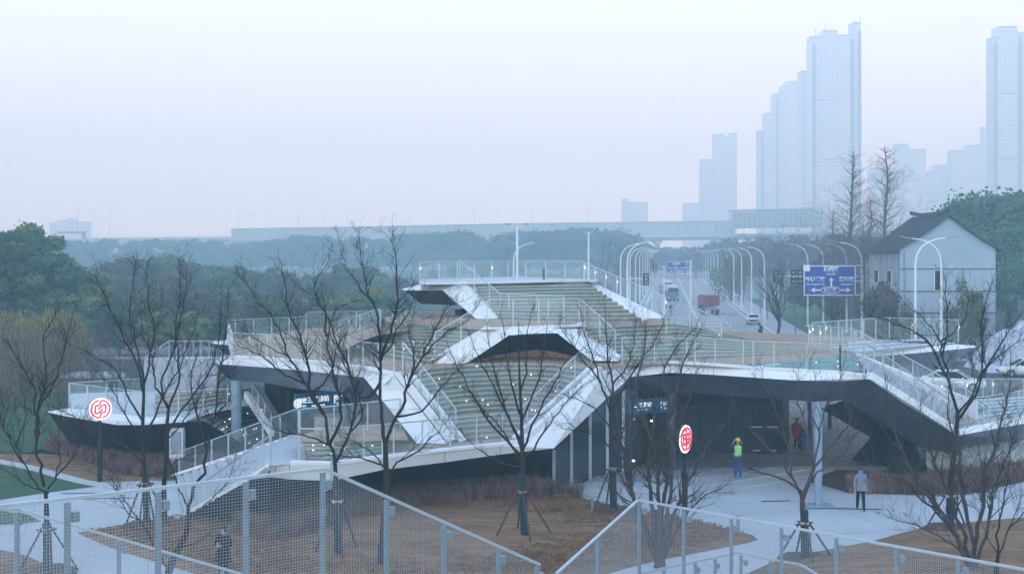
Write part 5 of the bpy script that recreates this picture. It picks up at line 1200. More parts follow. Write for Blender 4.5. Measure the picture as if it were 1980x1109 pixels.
for sx, x1 in ((-1, hx0 - .7), (1, hx1 + .7)):
    S = sag(hm, rz_ + .25, x1, ez - .15, .25)
    for (xa, za), (xb, zb) in zip(S, S[1:]):
        r_.prism([Vector((xa, hy0 - .5, za)), Vector((xb, hy0 - .5, zb)), Vector((xb, hy0 - .5, zb - .16)), Vector((xa, hy0 - .5, za - .16))], (0, hy1 - hy0 + 1, 0))
        for k in range(14):
            yy = hy0 - .3 + k * .85; r_.bar((xa, yy, za + .03), (xb, yy, zb + .03), .2, .1)
rf = r_.build('roof', HO)
rd_ = MB().mat('roof_tile'); P = [Vector((hm, hy0 - .5 + i * 1.2, rz_ + .42 + .35 * abs(i / 5 - 1) ** 3)) for i in range(11)]
for a, b in zip(P, P[1:]): rd_.bar(a, b, .35, .35)
rd_.build('ridge', rf)
f_ = MB().mat('roof_tile')
for z in (8.45, 6.2, 4.0, 1.8): f_.box((hm, hy0 - .02, z), (hx1 - hx0, .05, .10))
f_.build('floor_band', HO)
def win(name, c, s, par, m='window_dark', fr='sign_white'):
    w1 = MB().mat(fr); w1.box(c, (s[0] + (.12 if s[0] > s[1] else 0), s[1] + (.12 if s[1] > s[0] else 0), s[2] + .12)); o = w1.build(name, par); g1 = MB().mat(m); c2 = Vector(c) - Vector((0.02 if s[0] < s[1] else 0, .02 if s[0] >= s[1] else 0, 0)); g1.box(c2, (s[0] if s[0] >= s[1] else s[0] , s[1] if s[0] < s[1] else s[1], s[2])); g1.build('pane', o); return o
win('window', (43.2 - .3, hy0 - .02, 7.3), (.65, .06, 2.0), HO)
for z in (7.6, 4.6):
    for y in (128.5, 133): win('window', (hx0 - .02, y, z), (.06, 1.2, 1.3), HO)
p_ = MB().mat('lamp_grey'); p_.tube([(45.4, hy0 - .12, 0), (45.4, hy0 - .12, 8.4)], .10, 8); p_.build('drain_pipe', HO)
p_ = MB().mat('lamp_grey'); p_.tube([(39.5, hy0 - .1, 0), (39.5, hy0 - .1, 10.2)], .06, 6); p_.build('drain_pipe', HO)
# annex, shed and rubble
t = thing('shed', (54, 118, 0), 'low grey shed with a thin sloping roof at the right edge', 'shed')
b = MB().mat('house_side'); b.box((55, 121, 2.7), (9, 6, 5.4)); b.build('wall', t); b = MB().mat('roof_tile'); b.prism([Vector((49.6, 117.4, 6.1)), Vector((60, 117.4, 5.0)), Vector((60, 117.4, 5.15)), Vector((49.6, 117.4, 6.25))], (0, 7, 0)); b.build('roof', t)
b = MB().mat('house_wall'); b.box((49.9, 118, 6.0), (1.6, .2, .12)); b.build('fascia_board', t)
t = thing('low_building', (pl(1470, 275), 275, 0), 'pale low building behind the roadside trees left of the traffic light', 'building'); xq = pl(1470, 275)
b = MB().mat('house_wall'); b.box((xq, 275, 2.6), (7, 6, 5.2)); b.build('wall', t); b = MB().mat('roof_tile'); b.prism([Vector((xq - 4, 271.5, 5.2)), Vector((xq + 4, 271.5, 5.2)), Vector((xq + 4, 275, 6.6)), Vector((xq - 4, 275, 6.6))], (0, .2, .1)); b.build('roof', t)
mat('rubble', (.42, .46, .52), .95, noise=.25, scale=.5, scale2=3, bump=.8, bscale=3)
random.seed(5); b = MB().mat('rubble')
vs = []; fs = []; nx, ny = 34, 12
for j in range(ny):
    for i in range(nx):
        x = 40 + i * .62; y = 104 + j * .6; e = max(0, min(1, (x - 40.3) / 6.5)) ** .6; f2 = math.sin(math.pi * min(1, j / 7) / 2) ** .6 if j < 7 else 1
        z = 4.8 * e * f2 + random.uniform(-.28, .28) * e; vs.append((x, y, max(-.1, z if j < ny - 1 else -.1)))
for j in range(ny - 1):
    for i in range(nx - 1): a = j * nx + i; fs.append((a, a + 1, a + nx + 1, a + nx))
b.raw(vs, fs); o = b.build('rubble_heap', smooth=False); rebase(o, (50, 106, 0)); props(o, 'large pale heap of rubble under the shed at the right edge', 'rubble')
# ------------------------------------------------------------------ pale panel wall and thin canopy behind the left terrace
mat('panel_pale', (.46, .52, .60), .6, noise=.06, scale=.5)
t = thing('panel_wall', (pl(345, 80), 80, 0), 'long pale blue panelled wall behind the low left terrace', 'wall')
x0, x1 = pl(279, 80), pl(420, 80); zt = topz(692, 80)
for i in range(8):
    b = MB().mat('panel_pale'); xa = x0 + (x1 - x0) * i / 8; xb = x0 + (x1 - x0) * (i + 1) / 8; b.box(((xa + xb) / 2, 80, zt / 2), (xb - xa - .02, .2, zt)); b.build('panel', t)
b = MB().mat('panel_pale'); b.box(((x0 + x1) / 2 + .5, 82.5, zt - .4), (x1 - x0 - 1, 4.6, .15)); b.build('roof', t)
b = MB().mat('steel_light'); b.bar((x0, 80, zt + .02), (x0 + 1.6, 80, zt + 1.1), .05); b.bar((x0 + 1.6, 80, zt + 1.1), (x1, 80, zt + 1.1), .05)
for i in range(7): xx = x0 + 1.6 + (x1 - x0 - 1.6) * i / 6; b.bar((xx, 80, zt), (xx, 80, zt + 1.1), .04)
b.build('guard_rail', t)
t = thing('pergola', (pl(180, 84), 84, 0), 'thin low canopy with pale top on the far lawn at the left', 'canopy')
b = MB().mat('concrete_plaza'); a0 = D(118, 730, 84); b.prism([a0, D(150, 721, 87), D(240, 722, 87), D(243, 731, 84)], (0, 0, .14)); b.build('roof', t)
b = MB().mat('lamp_grey')
for px in (135, 180, 228): q = D(px, 731, 85); b.tube([(q.x, 85, 0), (q.x, 85, q.z + .05)], .08, 6)
b.build('post', t)
# ------------------------------------------------------------------ elevated road with green noise barrier
mat('barrier_green', (.38, .50, .49), .5, noise=.06, scale=.02)
mat('deck_concrete', (.50, .53, .56), .85, noise=.06, scale=.02)
mat('frame_grey', (.22, .28, .30), .7)
EL = thing('elevated_road', (0, 750, 0), 'elevated road with pale green noise barrier crossing the whole horizon', 'bridge')
def er(px, py, d): return D(px, py, d * 1.7)
E_top = [er(448, 442, 470), er(700, 438, 455), er(1000, 432, 440), er(1420, 427, 420)]
E_bot = [er(448, 459, 470), er(700, 458, 455), er(1000, 456, 440), er(1420, 453, 420)]
P1, P2 = resample(E_top, 60), resample(E_bot, 60)
XS = 1.45
b = MB().mat('barrier_green')
for i in range(59): b.face([P1[i], P1[i + 1], P2[i + 1], P2[i]])
bo = b.build('noise_barrier', EL)
b = MB().mat('frame_grey')
for i in range(60): b.bar(P2[i] - Vector((0, .2, 0)), P1[i] - Vector((0, .2, -.15)), .22, .3)
for a, c in zip(P1, P1[1:]): b.bar(a - Vector((0, .2, 0)), c - Vector((0, .2, 0)), .25)
b.build('barrier_frame', bo)
b = MB().mat('deck_concrete')
W1 = [er(-300, 470, 520), er(120, 462, 500), er(448, 459, 470), er(700, 458, 455), er(1000, 456, 440), er(1420, 452, 420), er(1700, 448, 405), er(2300, 440, 370)]
for a, c in zip(W1, W1[1:]):
    b.prism([a, c, c - Vector((0, 0, 1.7)), a - Vector((0, 0, 1.7))], (0, 22, 0)); b.prism([a + Vector((0, 3, -1.7)), c + Vector((0, 3, -1.7)), c + Vector((0, 3, -3.4)), a + Vector((0, 3, -3.4))], (0, 15, 0))
b.build('deck', EL)
for p in resample(W1, 26):
    b = MB().mat('deck_concrete'); b.box((p.x, p.y + 10, (p.z - 3) / 2), (3.2, 2.6, p.z - 3)); b.box((p.x, p.y + 10, p.z - 4.3), (4.2, 16, 1.6)); b.build('pier', EL)
b = MB().mat('lamp_grey')
rail = resample([er(120, 462, 500), er(448, 458.5, 470)], 70)
for p in rail: b.box(p + Vector((0, -.2, .7)), (.3, .3, 1.5))
for p, q in zip(rail, rail[1:]): b.bar(p + Vector((0, -.2, .1)), q + Vector((0, -.2, .1)), .3)
b.build('parapet', EL)
HL = thing('highway_lamp', (0, 0, 0), 'x', 'street lamp', 'thin lamps on the elevated road')
p = MB().mat('lamp_grey'); p.tube([(0, 0, 0), (0, 0, 10)], [.16, .1], 5); p.build('pole', HL); p = MB().mat('lamp_grey'); p.bar((-.7, 0, 10), (.7, 0, 10), .25); p.build('lamp_head', HL)
for i, px in enumerate([150, 180, 212, 461, 484, 577, 626, 681, 766, 793, 903, 918, 1030, 1138]):
    d = (470 - (px - 448) * .05 + 8) * 1.7; z = D(px, 456, d).z; o = put(HL, (pl(px, d), d, z), 0, (1, (topz(408 if px < 300 else (412 if px < 900 else 402), d) - z) / 10), '%s lamp on the elevated road, %s' % (['first', 'second', 'third'][i % 3] if i < 3 else 'thin', ['counting from the far left'] * 3 + ['left of a close pair at the barrier start', 'right of a close pair at the barrier start', 'alone left of the upright boughs', 'above the left roof wing', 'right of the left roof wing crown', 'above the big two stemmed tree', 'just right of the big two stemmed tree', 'left of a pair left of the double arm mast', 'right of a pair left of the double arm mast', 'tall one just right of the double arm mast', 'above the flat headed mast'] if False else (['counting from the far left'] * 3 + ['left of a close pair at the barrier start', 'right of a close pair at the barrier start', 'alone left of the upright boughs', 'above the left roof wing', 'right of the left roof wing crown', 'above the big two stemmed tree', 'just right of the big two stemmed tree', 'left of a pair left of the double arm mast', 'right of a pair left of the double arm mast', 'tall one just right of the double arm mast', 'above the flat headed mast'])[i]), st)
# elevated station box
SB = thing('elevated_station', (pl(1505, 680), 680, 0), 'long pale elevated station hall with a flat roof left of the conical trees', 'station')
b = MB().mat('deck_concrete'); a, c = er(1418, 408, 405), er(1592, 404, 392)
b.prism([a, c, c + Vector((0, 0, 1)), a + Vector((0, 0, 1))], (0, 18, 0)); b.build('roof', SB)
b = MB().mat('barrier_green'); b.prism([er(1420, 411, 406), er(1590, 407, 393), er(1590, 438, 393), er(1420, 441, 406)], (0, 16, 0)); b.build('wall', SB)
for i in range(18):
    b = MB().mat('frame_grey'); p = er(1420, 411, 405.5).lerp(er(1590, 407, 392.5), i / 17); q = er(1420, 441, 405.5).lerp(er(1590, 438, 392.5), i / 17); b.bar(p, q, .5, .4); b.build('wall_rib', SB)
for k in (.33, .66): b = MB().mat('deck_concrete'); b.bar(er(1420, 411 + 30 * k, 405.4), er(1590, 407 + 31 * k, 392.4), .35); b.build('wall_rail', SB)
t = thing('billboard', (pl(138, 800), 800, 0), 'red and white long board above the road at the far left', 'billboard')
b = MB().mat('sign_white'); p0, p1 = D(112, 448, 800), D(166, 462, 800); b.box(((p0.x + p1.x) / 2, 800, (p0.z + p1.z) / 2), (p1.x - p0.x, .5, p0.z - p1.z)); b.build('panel', t)
b = MB().mat('sign_red_paint'); b.box(((p0.x + p1.x) / 2, 799.7, p0.z - .4), (p1.x - p0.x, .4, 1.1)); b.box((p1.x - 1.2, 799.7, (p0.z + p1.z) / 2), (2.4, .4, p0.z - p1.z)); b.build('stripe', t)
# ------------------------------------------------------------------ residential towers in the haze
mat('tower_wall', (.62, .64, .66), .8)
def window_grid(m, wx=3.4, wz=3.0):
    t = MATS[m].node_tree; b = t.nodes['Principled BSDF']; c = t.nodes.new('ShaderNodeTexCoord'); mp = t.nodes.new('ShaderNodeMapping'); mp.inputs['Rotation'].default_value = (R(90), 0, 0)
    k = t.nodes.new('ShaderNodeTexBrick'); k.offset = 0; k.squash = 1; k.inputs['Scale'].default_value = 1; k.inputs['Brick Width'].default_value = wx; k.inputs['Row Height'].default_value = wz; k.inputs['Mortar Size'].default_value = .55; k.inputs['Mortar Smooth'].default_value = 0
    k.inputs['Color1'].default_value = (.58, .61, .64, 1); k.inputs['Color2'].default_value = (.66, .68, .70, 1); k.inputs['Mortar'].default_value = (.84, .85, .86, 1)
    t.links.new(c.outputs['Object'], mp.inputs[0]); t.links.new(mp.outputs[0], k.inputs[0]); t.links.new(k.outputs[0], b.inputs['Base Color'])
window_grid('tower_wall')
mat('tower_recess', (.44, .47, .51), .8)
mat('tower_glass', (.14, .18, .22), .3)
def tower(segs, d, label, floors_step=3.0, seed=0, balc=(), mast=()):
    d *= 1.6
    x0, x1 = segs[0][0], segs[-1][1]; t = thing('residential_tower', (pl((x0 + x1) / 2, d), d, 0), label, 'tower', 'residential towers in the haze'); rnd2 = random.Random(seed)
    for i, (a, c, y) in enumerate(segs):
        xa, xc, zt = pl(a, d), pl(c, d), topz(y, d); dep = 14 + (i % 2) * 1.5
        b = MB().mat('tower_wall'); b.box(((xa + xc) / 2, d + dep / 2 + (i % 2) * .8, zt / 2), (xc - xa - .05, dep, zt)); wbk = b.build('block', t)
        yf = d + (i % 2) * .8 - .03
        tr = MB().mat('tower_recess')
        tr.box(((xa + xc) / 2, yf - .05, zt - 1), (xc - xa, .3, .8)); tr.build('cornice', wbk)
        for zz in (zt * .45, zt * .72): tr = MB().mat('tower_recess'); tr.box(((xa + xc) / 2, yf - .05, zz), (xc - xa, .3, .8)); tr.build('string_course', wbk)
    for bx_, y in balc:
        xb = pl(bx_, d); zt = topz(y, d); bb = MB().mat('tower_recess'); z = 5
        prof = [(d, 2.0)]
        while z < zt - 2: prof += [(d - .3, z - .01), (d - 1.5, z), (d - 1.5, z + 1.2), (d - .3, z + 1.21)]; z += floors_step
        prof += [(d, zt)]
        for (ya, za), (yb, zb) in zip(prof, prof[1:]):
            i0 = len(bb.v)
        P0 = [Vector((xb - 1.3, y_, z_)) for y_, z_ in prof]; P1_ = [Vector((xb + 1.3, y_, z_)) for y_, z_ in prof]; m0 = len(prof)
        bb.raw(P0 + P1_, [(i_, i_ + 1, i_ + 1 + m0, i_ + m0) for i_ in range(m0 - 1)] + [tuple(range(m0))[::-1], tuple(range(m0, 2 * m0))])
        bb.build('balcony_stack', t)
    for mx, y0, y1 in mast:
        mm_ = MB().mat('tower_recess'); mm_.tube([D(mx, y1, d + 3), D(mx, y0, d + 3)], .35, 5); mm_.build('mast', t)
tower([(1567, 1592, 70), (1592, 1620, 58), (1620, 1650, 67), (1650, 1665, 42)], 640, 'tallest tower with stepped top behind the conical trees', seed=1, balc=((1574, 85), (1648, 75), (1662, 60)), mast=((1577, 55, 75), (1595, 42, 62), (1664, 32, 45)))
tower([(1549, 1567, 137)], 655, 'narrow slab stuck to the left side of the tallest tower', seed=2, mast=((1551, 132, 140),))
tower([(1467, 1480, 252), (1480, 1495, 218), (1495, 1512, 180), (1512, 1520, 165), (1520, 1547, 157)], 800, 'long stepped tower descending left of the tallest tower', seed=3, balc=((1474, 262), (1503, 190)))
tower([(1920, 1932, 70), (1932, 1968, 50), (1968, 2010, 62)], 600, 'tall tower cut by the right edge of the picture', seed=4, balc=((1925, 80), (1972, 70)))
tower([(1381, 1402, 259), (1402, 1412, 265), (1412, 1425, 257)], 880, 'pale slim tower with a notched top left of the stepped tower', seed=5)
tower([(1355, 1381, 308)], 900, 'lower slab beside the notched pale tower', seed=6)
tower([(1322, 1354, 392)], 940, 'lowest pale block left of the notched tower', seed=7)
tower([(1203, 1215, 384), (1215, 1253, 390)], 960, 'single faint block right of the lamp masts on the horizon', seed=8)
tower([(1684, 1735, 325), (1735, 1758, 278), (1758, 1791, 288)], 850, 'faint wide tower right of the tallest conical tree', seed=9)
tower([(1797, 1806, 330), (1806, 1838, 318)], 870, 'faint low tower above the evergreens, leftmost of three', seed=10, mast=((1808, 308, 320),))
tower([(1840, 1870, 290), (1870, 1903, 280)], 860, 'faint tower above the evergreens, middle one with twin blocks', seed=11, mast=((1850, 280, 292),))
tower([(1903, 1920, 245)], 890, 'faint tall slab touching the tower at the right edge', seed=12)
tower([(95, 112, 430), (112, 130, 425)], 1000, 'very faint block on the horizon above the left evergreens', seed=13)
tower([(132, 142, 420), (142, 168, 428)], 1020, 'very faint block above the red board on the horizon', seed=14)
# ------------------------------------------------------------------ vehicles
mat('car_white', (.72, .74, .76), .25, spec=.6); mat('tyre', (.02, .02, .02), .8); mat('rim', (.35, .36, .38), .35, metal=.7)
mat('truck_red', (.20, .03, .055), .5, noise=.1, scale=1); mat('bus_blue', (.10, .17, .30), .4); mat('tail_red', (.45, .02, .02), .3); mat('bus_white', (.6, .62, .62), .4)
def wheel(par, x, y, r, w_=.22):
    o = MB().mat('tyre'); o.tube([(x, y - w_ / 2, r), (x, y + w_ / 2, r)], r, 18); k = o.build('wheel', par); q = MB().mat('rim'); q.tube([(x, y - w_ / 2 - .012, r), (x, y + w_ / 2 + .012, r)], r * .6, 12); q.build('rim', k); return k
def sedan(label, group='white cars'):
    "a saloon, nose to +X, built round its own centre"
    t = thing('car', (0, 0, 0), label, 'car', group)
    st_ = [(-2.25, .45, .82, .62), (-2.15, .33, .96, .80), (-1.5, .26, 1.00, .88), (-.7, .24, .98, .90), (.4, .24, .96, .90), (1.1, .25, .93, .90), (1.8, .28, .82, .86), (2.2, .35, .68, .74), (2.3, .42, .58, .58)]
    vs = []; fs = []
    for x, zb, zt, hw in st_:
        vs += [Vector(p) for p in ((x, -hw * .93, zb), (x, -hw, (zb + zt) / 2), (x, -hw * .96, zt - .06), (x, -hw * .82, zt), (x, hw * .82, zt), (x, hw * .96, zt - .06), (x, hw, (zb + zt) / 2), (x, hw * .93, zb))]
    n = len(st_)
    for i in range(n - 1):
        for k in range(8): a = i * 8 + k; b_ = i * 8 + (k + 1) % 8; fs.append((a, b_, b_ + 8, a + 8))
    fs.append(tuple(range(8))); fs.append(tuple(range((n - 1) * 8, n * 8))[::-1])
    b = MB().mat('car_white'); b.raw(vs, fs); b.build('body', t, smooth=True)
    cb = [(-1.75, .98, .72), (-1.0, 1.40, .62), (-.3, 1.46, .62), (.35, 1.42, .62), (1.2, .94, .74)]
    g_ = MB().mat('window_dark'); vs = []; fs = []
    for x, z, hw in cb: vs += [Vector((x, -.78, .93)), Vector((x, -hw, z)), Vector((x, hw, z)), Vector((x, .78, .93))]
    for i in range(4):
        for k in range(3): a = i * 4 + k; fs.append((a, a + 1, a + 5, a + 4))
    g_.raw(vs, fs); g_.build('windows', t)
    r_ = MB().mat('car_white'); r_.raw([Vector(p) for p in ((-1.05, -.6, 1.41), (-1.05, .6, 1.41), (-.3, .63, 1.48), (-.3, -.63, 1.48), (.38, .6, 1.435), (.38, -.6, 1.435))], [(0, 1, 2, 3), (3, 2, 4, 5)])
    for s in (-1, 1):
        for a, c in (((-1.75, .74 * s, .97), (-1.03, .64 * s, 1.41)), ((-.25, .79 * s, .94), (-.25, .645 * s, 1.45)), ((1.2, .76 * s, .93), (.36, .63 * s, 1.43)), ((-1.03, .64 * s, 1.41), (.36, .64 * s, 1.44))): r_.bar(a, c, .07, .06)
    r_.build('roof', t)
    for s in (-1, 1):
        for x in (-1.4, 1.42): wheel(t, x, s * .80, .33)
        h = MB().mat('sign_white'); h.box((2.16, s * .58, .66), (.16, .30, .12)); h.build('headlight', t)
        h = MB().mat('tail_red'); h.box((-2.2, s * .62, .80), (.12, .28, .13)); h.build('tail_light', t)
        h = MB().mat('car_white'); h.box((.75, s * .93, 1.0), (.12, .14, .10)); h.build('mirror', t)
    h = MB().mat('sign_blue'); h.box((2.30, 0, .48), (.02, .4, .12)); h.build('number_plate', t)
    return t
CA = sedan('white saloon driving away on the right lane of the far road')
CB = copy_tree(CA); CB['label'] = 'white saloon parked in the open car park right of the station'
CC = copy_tree(CA); CC['label'] = 'white car at the right edge, only its front end in the picture'
CA.location = (pl(1457, 176), 176, 0); CA.rotation_euler = (0, 0, R(80))
CB.location = (pl(1842, 91), 91, 0); CB.rotation_euler = (0, 0, R(-22)); CC.location = (pl(1985, 101), 101, 0); CC.rotation_euler = (0, 0, R(180 - 8))
# red tipper truck
TR = thing('truck', (pl(1376, 202), 202, 0), 'dark red tipper truck seen from behind on the far road', 'truck'); x, y = TR.location.x, 202
b = MB().mat('truck_red'); b.box((x, y + 2.4, 2.35), (2.5, 5.2, 1.7)); 
for k in range(5): b.box((x - 1.0 + k * .5, y - .24, 2.35), (.1, .08, 1.7))
b.build('tipper_body', TR); b = MB().mat('lamp_grey'); b.box((x, y + 3.5, 1.15), (1.1, 8, .35)); b.box((x, y - .1, 1.0), (2.2, .2, .3)); b.build('chassis', TR)
b = MB().mat('truck_red'); b.box((x, y + 6.4, 1.9), (2.35, 1.9, 2.0)); b.build('cab', TR)
for yy in (.9, 2.2, 6.3):
    for s in (-1, 1): o = MB().mat('tyre'); o.tube([(x + s * 1.15 - .18, y + yy, .5), (x + s * 1.15 + .18, y + yy, .5)], .5, 14); o.build('wheel', TR)
for s in (-1, 1): b = MB().mat('tail_red'); b.box((x + s * .95, y - .22, .98), (.3, .05, .14)); b.build('tail_light', TR)
# lorry coming, blue white bus, small green van
def van(name, px, d, W, Lh, Hh, low, up, label, cat):
    x = pl(px, d); t = thing(name, (x, d, 0), label, cat); b = MB().mat(low); b.box((x, d + Lh / 2, Hh * .30 + .35), (W, Lh, Hh * .5)); b.build('body', t)
    b = MB().mat(up); b.box((x, d + Lh / 2 + .1, Hh * .78), (W * .96, Lh - .2, Hh * .44), 0, .93); b.build('upper_body', t)
    b = MB().mat('window_dark'); b.box((x, d + .06, Hh * .72), (W * .82, .12, Hh * .24)); b.build('windscreen', t)
    for s in (-1, 1):
        for yy in (1.0, Lh - 1.2): o = MB().mat('tyre'); o.tube([(x + s * W * .44 - .12, d + yy, .45), (x + s * W * .44 + .12, d + yy, .45)], .45, 12); o.build('wheel', t)
        b = MB().mat('sign_white'); b.box((x + s * W * .36, d - .03, .85), (.3, .05, .16)); b.build('headlight', t)
van('bus', 1302, 262, 2.5, 8, 3.3, 'bus_blue', 'bus_white', 'blue and white bus coming down the far road', 'bus')
van('lorry', 1291, 300, 2.5, 7, 3.5, 'lamp_grey', 'bus_white', 'hazy lorry behind the bus on the far road', 'lorry')
van('van', 1252, 150, 2.0, 4.5, 1.9, 'barrier_green', 'bus_white', 'pale green van crossing behind the top deck stairs', 'van')
van('van', 1205, 185, 2.1, 5, 2.2, 'lamp_grey', 'bus_white', 'grey van far left on the crossing, behind the top deck railing', 'van')

# small things on the road and the top deck
def road_post(px, py, label):
    c = G(px, py); t = thing('barrier_post', (c.x, c.y, 0), label, 'barrier post', 'red and white posts on the road')
    b = MB().mat('sign_white'); b.tube([(c.x, c.y, 0), (c.x, c.y, 1.1)], .12, 8); b.build('post', t)
    for z in (.45, .85): b = MB().mat('sign_red_paint'); b.tube([(c.x, c.y, z - .1), (c.x, c.y, z + .1)], .135, 8); b.build('red_band', t)
    b = MB().mat('black_metal'); b.box((c.x, c.y, .04), (.5, .5, .08)); b.build('base', t)
road_post(1367, 634, 'left red and white banded post on the road before the red truck')
road_post(1388, 634, 'right red and white banded post on the road before the red truck')
c = G(1052, 540.5, Z3); t = thing('bollard', c, 'slim black bollard standing alone on the top deck', 'bollard')
b = MB().mat('black_metal'); b.tube([c, c + Vector((0, 0, .65))], .09, 8); b.build('post', t); b = MB().mat('black_metal'); b.ell(c + Vector((0, 0, .65)), (.11, .11, .06), 8, 5); b.build('cap', t)
# ------------------------------------------------------------------ people: one continuous skinned body each
mat('skin', (.42, .26, .20), .6); mat('cloth_grey', (.20, .22, .27), .9, noise=.1, scale=6); mat('cloth_black', (.014, .014, .02), .9); mat('cloth_navy', (.02, .03, .06), .9); mat('cloth_blue', (.02, .07, .26), .85)
mat('cloth_red', (.32, .02, .03), .85); mat('vest_green', (.28, .75, .18), .7); mat('helmet_yellow', (.75, .52, .03), .35); mat('shoe', (.03, .03, .03), .6); mat('hair', (.012, .010, .010), .7); mat('vest_tape', (.6, .62, .6), .4); mat('scarf_blue', (.16, .26, .42), .9); mat('cap_navy', (.02, .03, .09), .8)
def person(loc, face, label, hgt=1.68, arms='down', stride=.0, top='cloth_grey', legs='cloth_black', coat=0.0, extras=(), group=None, bulk=1.0, sleeve=None):
    s = hgt / 1.72
    t = thing('person', (0, 0, 0), label, 'person', group)
    J = {}; J['pelvis'] = (0, 0, .93); J['belly'] = (0, .0, 1.08); J['chest'] = (0, .0, 1.30); J['neck'] = (0, 0, 1.46); J['hn'] = (0, -.01, 1.53); J['head'] = (0, -.015, 1.62); J['crown'] = (0, 0, 1.685)
    for k, sx in (('l', 1), ('r', -1)):
        f = stride * sx
        J[k + 'hip'] = (.09 * sx, 0, .88); J[k + 'knee'] = (.095 * sx, -.5 * f - .02, .50); J[k + 'ank'] = (.10 * sx, -1.0 * f + .02, .09); J[k + 'toe'] = (.11 * sx, -1.0 * f - .14, .035)
        J[k + 'sh'] = (.17 * sx, 0, 1.40)
        if arms == 'down': J[k + 'el'] = (.25 * sx, .03 + f * .35, 1.12); J[k + 'wr'] = (.27 * sx, -.06 + f * .8, .88)
        elif arms == 'phone': J[k + 'el'] = (.26 * sx, -.02, 1.12); J[k + 'wr'] = (.06 * sx, -.28, 1.17)
        elif arms == 'up': J[k + 'el'] = (.30 * sx, -.20, 1.36); J[k + 'wr'] = (.15 * sx, -.34, 1.55)
    E_ = [('pelvis', 'belly'), ('belly', 'chest'), ('chest', 'neck'), ('neck', 'hn'), ('hn', 'head'), ('head', 'crown')]
    for k in 'lr': E_ += [('pelvis', k + 'hip'), (k + 'hip', k + 'knee'), (k + 'knee', k + 'ank'), (k + 'ank', k + 'toe'), ('chest', k + 'sh'), (k + 'sh', k + 'el'), (k + 'el', k + 'wr')]
    rad = {'pelvis': (.15, .11), 'belly': (.14, .105), 'chest': (.16, .115), 'neck': (.065, .06), 'hn': (.055, .055), 'head': (.082, .098), 'crown': (.06, .07)}
    for k in 'lr':
        rad.update({k + 'hip': (.095, .095), k + 'knee': (.075, .075), k + 'ank': (.055, .058), k + 'toe': (.04, .032), k + 'sh': (.068, .068), k + 'el': (.048, .048), k + 'wr': (.028, .028)})
        wr = Vector(J[k + 'wr']); el = Vector(J[k + 'el']); dr = (wr - el).normalized(); sd_ = dr.cross(Vector((0, 1, 0))).normalized() if abs(dr.y) < .9 else Vector((1, 0, 0))
        pm = wr + dr * .07; J[k + 'pm'] = tuple(pm); rad[k + 'pm'] = (.034, .022); E_.append((k + 'wr', k + 'pm'))
        for i, (o_, l_) in enumerate(((-.026, .065), (-.009, .078), (.009, .072), (.026, .056))):
            a_ = pm + sd_ * o_ + dr * .03; b_ = a_ + dr * l_ + Vector((0, -.012, 0)); J[k + 'f%d' % i] = tuple(b_); rad[k + 'f%d' % i] = (.009, .009); J[k + 'k%d' % i] = tuple(a_); rad[k + 'k%d' % i] = (.010, .010); E_ += [(k + 'pm', k + 'k%d' % i), (k + 'k%d' % i, k + 'f%d' % i)]
        th = wr + dr * .03 + Vector((0, -.035, 0)); J[k + 'th'] = tuple(th + dr * .05); rad[k + 'th'] = (.011, .011); E_.append((k + 'wr', k + 'th'))
    names = list(J); me = bpy.data.meshes.new('sk'); me.from_pydata([tuple(Vector(J[n]) * s) for n in names], [(names.index(a), names.index(b)) for a, b in E_], [])
    o = bpy.data.objects.new('sk', me); COL.objects.link(o); o.modifiers.new('s', 'SKIN')
    sv = me.skin_vertices[0].data
    for i, n in enumerate(names):
        bk = bulk if n in ('pelvis', 'belly', 'chest', 'lsh', 'rsh', 'lel', 'rel') else 1
        sv[i].radius = (rad[n][0] * s * bk, rad[n][1] * s * bk); sv[i].use_root = (n == 'pelvis')
    o.modifiers.new('d', 'SUBSURF').levels = 1; bpy.context.view_layer.update()
    m2 = bpy.data.meshes.new_from_object(o.evaluated_get(bpy.context.evaluated_depsgraph_get())); bpy.data.objects.remove(o)
    vs = [v.co.copy() for v in m2.vertices]; fs = [list(p.vertices) for p in m2.polygons]
    b = MB()
    for n in ('skin', top, legs, 'shoe'): b.mat(n)
    b.v = vs; b.f = fs; b.mi = []
    for f in fs:
        c = sum((vs[i] for i in f), Vector()) / len(f) / s
        hand = any((c - Vector(J[k + 'pm'])).length < .10 and (c - Vector(J[k + 'el'])).length > .24 for k in 'lr') 
        if hand or c.z > 1.475: mi = 0
        elif c.z < .085: mi = 3
        elif c.z < .93 and abs(c.x) < .21: mi = 2
        else: mi = 1
        b.mi.append(b.mats.index(('skin', top, legs, 'shoe')[mi]))
    b.build('body', t, smooth=True)
    fc = MB().mat('skin'); fc.ell(Vector((0, -.125, 1.60)) * s, (.014, .02, .022), 6, 4); fc.mat('hair')
    for sx in (-1, 1): fc.ell(Vector((.032 * sx, -.102, 1.625)) * s, (.012, .006, .007), 6, 4)
    fc.mat('tail_red'); fc.box(Vector((0, -.108, 1.560)) * s, (.04, .008, .008)); fc.mat('skin')
    for sx in (-1, 1): fc.ell(Vector((.086 * sx, 0, 1.61)) * s, (.012, .02, .03), 6, 4)
    fc.build('face', t)
    def part(nm, m, prof, k=10, sc=(1, 1), smooth=True):
        q = MB().mat(m); vs_ = []; fs_ = []
        for z, rx, ry, cy in prof:
            for i in range(k): a = 2 * math.pi * i / k; vs_.append(Vector((rx * math.cos(a), cy + ry * math.sin(a), z)) * s)
        for j in range(len(prof) - 1):
            for i in range(k): a = j * k; fs_.append((a + i, a + (i + 1) % k, a + k + (i + 1) % k, a + k + i))
        q.raw(vs_, fs_); return q.build(nm, t, smooth=smooth)
